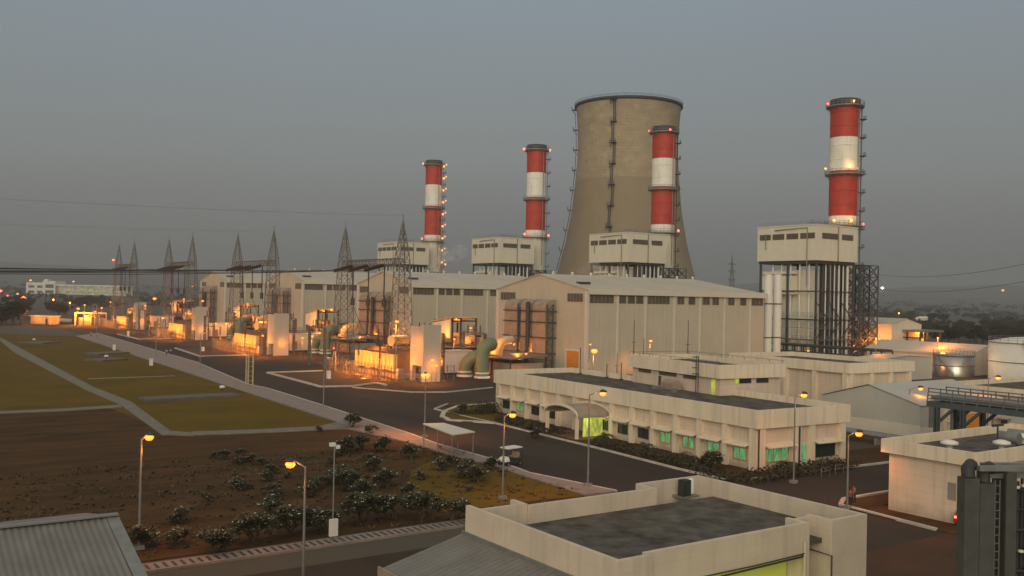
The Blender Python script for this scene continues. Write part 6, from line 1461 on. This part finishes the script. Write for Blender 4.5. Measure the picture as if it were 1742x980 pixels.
for i in range(10):
    px = 85+rng.uniform(0, 30); py = 534+rng.uniform(-4, 4); p = G(px, py); put_tree(p, rng.uniform(.7, 1.), 'dark tree behind the boundary wall at the far left', 'trees behind the boundary wall')
# far woodland as one mass
def woods():
    mb = MB(); rg = random.Random(8)
    for i in range(2600):
        a = YAW+R(rg.uniform(-34, 36)); d = rg.choice((950, 1200, 1500, 1900, 2400, 3000))*rg.uniform(.9, 1.12); x, y = d*math.sin(a), d*math.cos(a)
        if 255 < x < 420 and 300 < y < 460: continue
        if math.sin(a*60+d*.004)+rg.gauss(0, .5) < -.1: continue
        z = gz(x, y); s = rg.uniform(4, 9)*(d/1500)**.4
        for k in range(6):
            c = Vector((x+rg.uniform(-s, s), y+rg.uniform(-s, s), z+rg.uniform(.2, .8)*s*.8)); q = s*rg.uniform(.35, .7); vs = [c+Vector((rg.uniform(-1, 1), rg.uniform(-1, 1), rg.uniform(-.7, .7)))*q for _ in range(5)]
            mb.add(vs, [(0, 1, 2), (0, 2, 3), (0, 3, 4), (1, 2, 4), (1, 3, 4)])
    tag(mb.build('far_woods', M['leafdk']), 'scattered far off scrub and woods on the hazy plain', 'woods', kind='stuff')
woods()

# ------------------------------------------------------------------ people
def person(lab, loc, rz, shirt, step=.18, h=1.72, face=0, bend=0):
    """one continuous skinned body; hair, shirt and trousers follow it as children"""
    s = h/1.72; t = thing('person', lab, 'person', loc, rz)
    def skin_mesh(name, V, E, Rr, m, sub=1):
        me = bpy.data.meshes.new(name); me.from_pydata([Vector(v)*s for v in V], E, []); o = bpy.data.objects.new(name, me); COL.objects.link(o); o.parent = t
        md = o.modifiers.new('skin', 'SKIN'); md.use_smooth_shade = True
        for i, r_ in enumerate(Rr): me.skin_vertices[0].data[i].radius = (r_[0]*s, r_[1]*s)
        me.skin_vertices[0].data[0].use_root = True; sb = o.modifiers.new('sub', 'SUBSURF'); sb.levels = sub; sb.render_levels = sub; me.materials.append(m); return o
    for name_ in (0,): pass
    st = step
    V = [(0, 0, .95), (0, 0, 1.15), (0, 0, 1.38), (0, .0, 1.48), (0, .01, 1.55), (0, .02, 1.63), (0, .02, 1.70),
         (.09, 0, .90), (.10, st, .50), (.10, st*.8, .09), (.10, st*.8+.14, .03), (-.09, 0, .90), (-.10, -st*.6, .50), (-.10, -st*1.3, .10), (-.10, -st*1.3+.14, .03),
         (.18, 0, 1.40), (.23, -st*.4, 1.13), (.24, .05, .90), (.24, .08, .82), (-.18, 0, 1.40), (-.23, st*.4, 1.13), (-.24, .15, .90), (-.24, .18, .82)]
    E = [(0, 1), (1, 2), (2, 3), (3, 4), (4, 5), (5, 6), (0, 7), (7, 8), (8, 9), (9, 10), (0, 11), (11, 12), (12, 13), (13, 14), (2, 15), (15, 16), (16, 17), (17, 18), (2, 19), (19, 20), (20, 21), (21, 22)]
    Rr = [(.13, .10), (.13, .10), (.15, .10), (.055, .055), (.065, .075), (.075, .09), (.06, .07), (.085, .09), (.06, .065), (.04, .045), (.045, .03), (.085, .09), (.06, .065), (.04, .045), (.045, .03), (.055, .055), (.042, .042), (.03, .03), (.03, .035), (.055, .055), (.042, .042), (.03, .03), (.03, .035)]
    skin_mesh('body', V, E, Rr, M['skin'])
    grow = .014
    SV = [V[i] for i in (0, 1, 2, 15, 16, 19, 20)]; skin_mesh('shirt', SV, [(0, 1), (1, 2), (2, 3), (3, 4), (2, 5), (5, 6)], [(Rr[i][0]+grow, Rr[i][1]+grow) for i in (0, 1, 2, 15, 16, 19, 20)], shirt)
    TV = [V[i] for i in (0, 7, 8, 9, 11, 12, 13)]; skin_mesh('trousers', TV, [(0, 1), (1, 2), (2, 3), (0, 4), (4, 5), (5, 6)], [(Rr[i][0]+.018, Rr[i][1]+.018) for i in (0, 7, 8, 9, 11, 12, 13)], M['trouser'])
    mb = MB(); mb.smooth = True; mb.lathe([(.079*s, 1.60*s), (.088*s, 1.66*s), (.080*s, 1.72*s), (.05*s, 1.765*s), (.01, 1.78*s)], 12, 0, -.005*s); mb.build('hair', M['hair'], t)
    return t
p = G(1446, 864); person('person in a dark red shirt standing by the lamp pole at lower right', (p.x, p.y, .02), R(150), M['shirtr'], .08)
p = G(1453, 859); person('person in a tan shirt standing just behind the one in the red shirt', (p.x+.1, p.y+.1, .02), R(60), M['shirtt'], .1, 1.76)
p = G(283, 605); person('left person of the pair in white shirts walking on the far road', (p.x, p.y, .02), R(190), M['shirtw'], .2, 1.75)
p = G(290, 604); person('right person of the pair in white shirts walking on the far road', (p.x, p.y, .02), R(185), M['shirtw'], .2, 1.7)
p = G(155, 573); person('person in a white shirt alone at the far end of the road', (p.x, p.y, .02), R(180), M['shirtw'], .2, 1.8)

# ------------------------------------------------------------------ small utility cart on the road
p = G(866, 793); t = thing('utility_cart', 'small white roofed utility cart standing on the road behind the street lamp', 'cart', (p.x+.3, p.y+.2, .02), R(100))
mb = MB(); mb.box(-.6, -1.2, .35, .6, 1.2, .55); mb.box(-.58, -1.2, .55, .58, -.3, .85); mb.box(-.58, .2, .55, .58, .35, .8); mb.build('body', M['dark'], t)
mb = MB(); mb.add([(-.58, .62, .55), (.58, .62, .55), (.58, 1.35, .55), (-.58, 1.35, .55), (-.52, .72, 1.02), (.52, .72, 1.02), (.45, 1.25, .85), (-.45, 1.25, .85)], [(3, 2, 1, 0), (4, 5, 6, 7), (0, 1, 5, 4), (1, 2, 6, 5), (2, 3, 7, 6), (3, 0, 4, 7)]); mb.build('bonnet', M['white'], t)
mb = MB(); mb.box(-.65, -1.15, 1.85, .65, .95, 1.93); mb.box(-.6, -1.1, 1.93, .6, .9, 1.97); mb.build('roof', M['white'], t)
mb = MB(); mb.box(-.5, -.75, .85, .5, -.25, .98); mb.box(-.5, -.85, .98, .5, -.75, 1.4); mb.build('seat', M['duct'], t)
mb = MB()
for x in (-.58, .58): mb.bar((x, -1.1, .6), (x, -1.1, 1.86), .05); mb.bar((x, .75, .9), (x, .55, 1.86), .05)
mb.tube([(.25, .6, 1.0), (.25, .35, 1.15)], .03, 6); mb.build('roof_struts', M['dark'], t)
for x in (-.6, .6):
    for y in (-.8, .9): mb = MB(); mb.tube([(x-.09, y, .27), (x+.09, y, .27)], .27, 16); w_ = mb.build('wheel', M['rubber'], t); mb = MB(); mb.tube([(x-.1, y, .27), (x+.1, y, .27)], .13, 12); mb.build('rim', M['steel'], w_)
# red car mostly hidden by the steel structure
p = G(1655, 893); t = thing('red_car', 'red car with a lit tail lamp, mostly hidden behind the dark steel columns', 'car', (p.x, p.y, .02), R(-80))
mb = MB(); prof = [(-2.0, .35), (-2.0, .85), (-1.75, .98), (-1.35, 1.42), (.3, 1.45), (.95, 1.0), (1.9, .85), (2.0, .4)]; n = len(prof); hw = .82
vs = [(-hw*(.86 if z > 1.2 else 1), y, z) for y, z in prof]+[(hw*(.86 if z > 1.2 else 1), y, z) for y, z in prof]; mb.add(vs, [tuple(range(n)), tuple(range(n, 2*n))[::-1]]+[(i, n+i, n+(i+1) % n, (i+1) % n) for i in range(n)]); mb.build('body', M['carred'], t)
mb = MB(); mb.box(-.6, -1.66, 1.02, .6, -1.58, 1.34); mb.box(-.84, -1.2, 1.02, -.76, .4, 1.34); mb.box(.76, -1.2, 1.02, .84, .4, 1.34); mb.build('windows', M['glass'], t)
for x in (-.6, .6): mb = MB(); mb.box(x-.14, -2.04, .72, x+.14, -2.003, .9); mb.build('tail_lamp', M['redl'], t)
for x in (-.78, .78):
    for y in (-1.25, 1.3): mb = MB(); mb.tube([(x-.1, y, .31), (x+.1, y, .31)], .31, 16); w_ = mb.build('wheel', M['rubber'], t); mb = MB(); mb.tube([(x-.11, y, .31), (x+.11, y, .31)], .17, 12); mb.build('rim', M['steel'], w_)

# ------------------------------------------------------------------ steam and haze
def volume_mat(name, col, dens, noise=None):
    m = bpy.data.materials.new(name); m.use_nodes = True; n = m.node_tree; n.nodes.clear(); o = n.nodes.new('ShaderNodeOutputMaterial'); v = n.nodes.new('ShaderNodeVolumePrincipled')
    v.inputs['Color'].default_value = (*col, 1); v.inputs['Density'].default_value = dens; v.inputs['Anisotropy'].default_value = .1; n.links.new(v.outputs[0], o.inputs['Volume']); return m
def vapour(name, dens):
    m = bpy.data.materials.new(name); m.use_nodes = True; n = m.node_tree.nodes; L = m.node_tree.links; n.clear(); o = n.new('ShaderNodeOutputMaterial'); mx_ = n.new('ShaderNodeMixShader'); tr_ = n.new('ShaderNodeBsdfTransparent'); df = n.new('ShaderNodeBsdfDiffuse'); tl = n.new('ShaderNodeBsdfTranslucent'); m2 = n.new('ShaderNodeMixShader')
    df.inputs[0].default_value = tl.inputs[0].default_value = (.85, .85, .85, 1); L.new(df.outputs[0], m2.inputs[1]); L.new(tl.outputs[0], m2.inputs[2])
    lw = n.new('ShaderNodeLayerWeight'); lw.inputs[0].default_value = .35; nz_ = n.new('ShaderNodeTexNoise'); nz_.inputs['Scale'].default_value = .5; nz_.inputs['Detail'].default_value = 5; tc_ = n.new('ShaderNodeTexCoord'); L.new(tc_.outputs['Object'], nz_.inputs['Vector'])
    a_ = n.new('ShaderNodeMath'); a_.operation = 'SUBTRACT'; a_.inputs[0].default_value = 1; L.new(lw.outputs['Facing'], a_.inputs[1]); b_ = n.new('ShaderNodeMath'); b_.operation = 'MULTIPLY'; L.new(a_.outputs[0], b_.inputs[0]); c_ = n.new('ShaderNodeMapRange'); c_.inputs[1].default_value = .35; c_.inputs[2].default_value = .65; c_.inputs[4].default_value = dens; L.new(nz_.outputs[0], c_.inputs[0]); L.new(c_.outputs[0], b_.inputs[1])
    L.new(b_.outputs[0], mx_.inputs[0]); L.new(tr_.outputs[0], mx_.inputs[1]); L.new(m2.outputs[0], mx_.inputs[2]); L.new(mx_.outputs[0], o.inputs[0]); return m
def far2(px, py, X): return onX(px, py, X)
for i, (pts, lab) in enumerate((([(724, 460, 1.0), (738, 450, 1.6), (750, 440, 2.2), (757, 434, 2.8)], 'white steam jet rising from the hall roof before the farthest chimney'), ([(770, 437, 2.2), (778, 432, 2.6), (786, 428, 3)], 'detached steam puff right of the farthest chimney'), ([(985, 462, 1.2), (1000, 456, 2.2), (1012, 452, 2.6)], 'faint steam wisp over the hall roof before the cooling tower'))):
    P = [onX(a, b, 205 if i < 2 else 225) for a, b, _ in pts]; mb = MB(); rs = [r_ for *_, r_ in pts]
    k = len(P); Q = [P[0]-(P[1]-P[0])*.4]+P+[P[-1]+(P[-1]-P[-2])*.5]; RR = [.05]+rs+[.05]; V = []; W = []
    for j in range(len(Q)-1):
        for s_ in range(5): f = s_/5; V.append(Q[j].lerp(Q[j+1], f)+Vector((0, .3*math.sin(j*3+s_*1.3), .25*math.cos(j*2+s_*1.7)))); W.append((RR[j]*(1-f)+RR[j+1]*f)*(1+.18*math.sin(j*5+s_*2.1)))
    mb.tube(V, W, 20, cap=False); o = mb.build('steam', vapour('steam_%d' % i, (.5, .28, .2)[i])); tag(o, lab, 'steam', kind='stuff')
HAZE = .00030
mb = MB(); mb.box(-6800, -3200, -6, 9400, 9400, 127); tag(mb.build('haze', volume_mat('haze', (.60, .61, .62), HAZE)), kind='stuff', label='thin dusty evening haze over the plain', cat='haze')
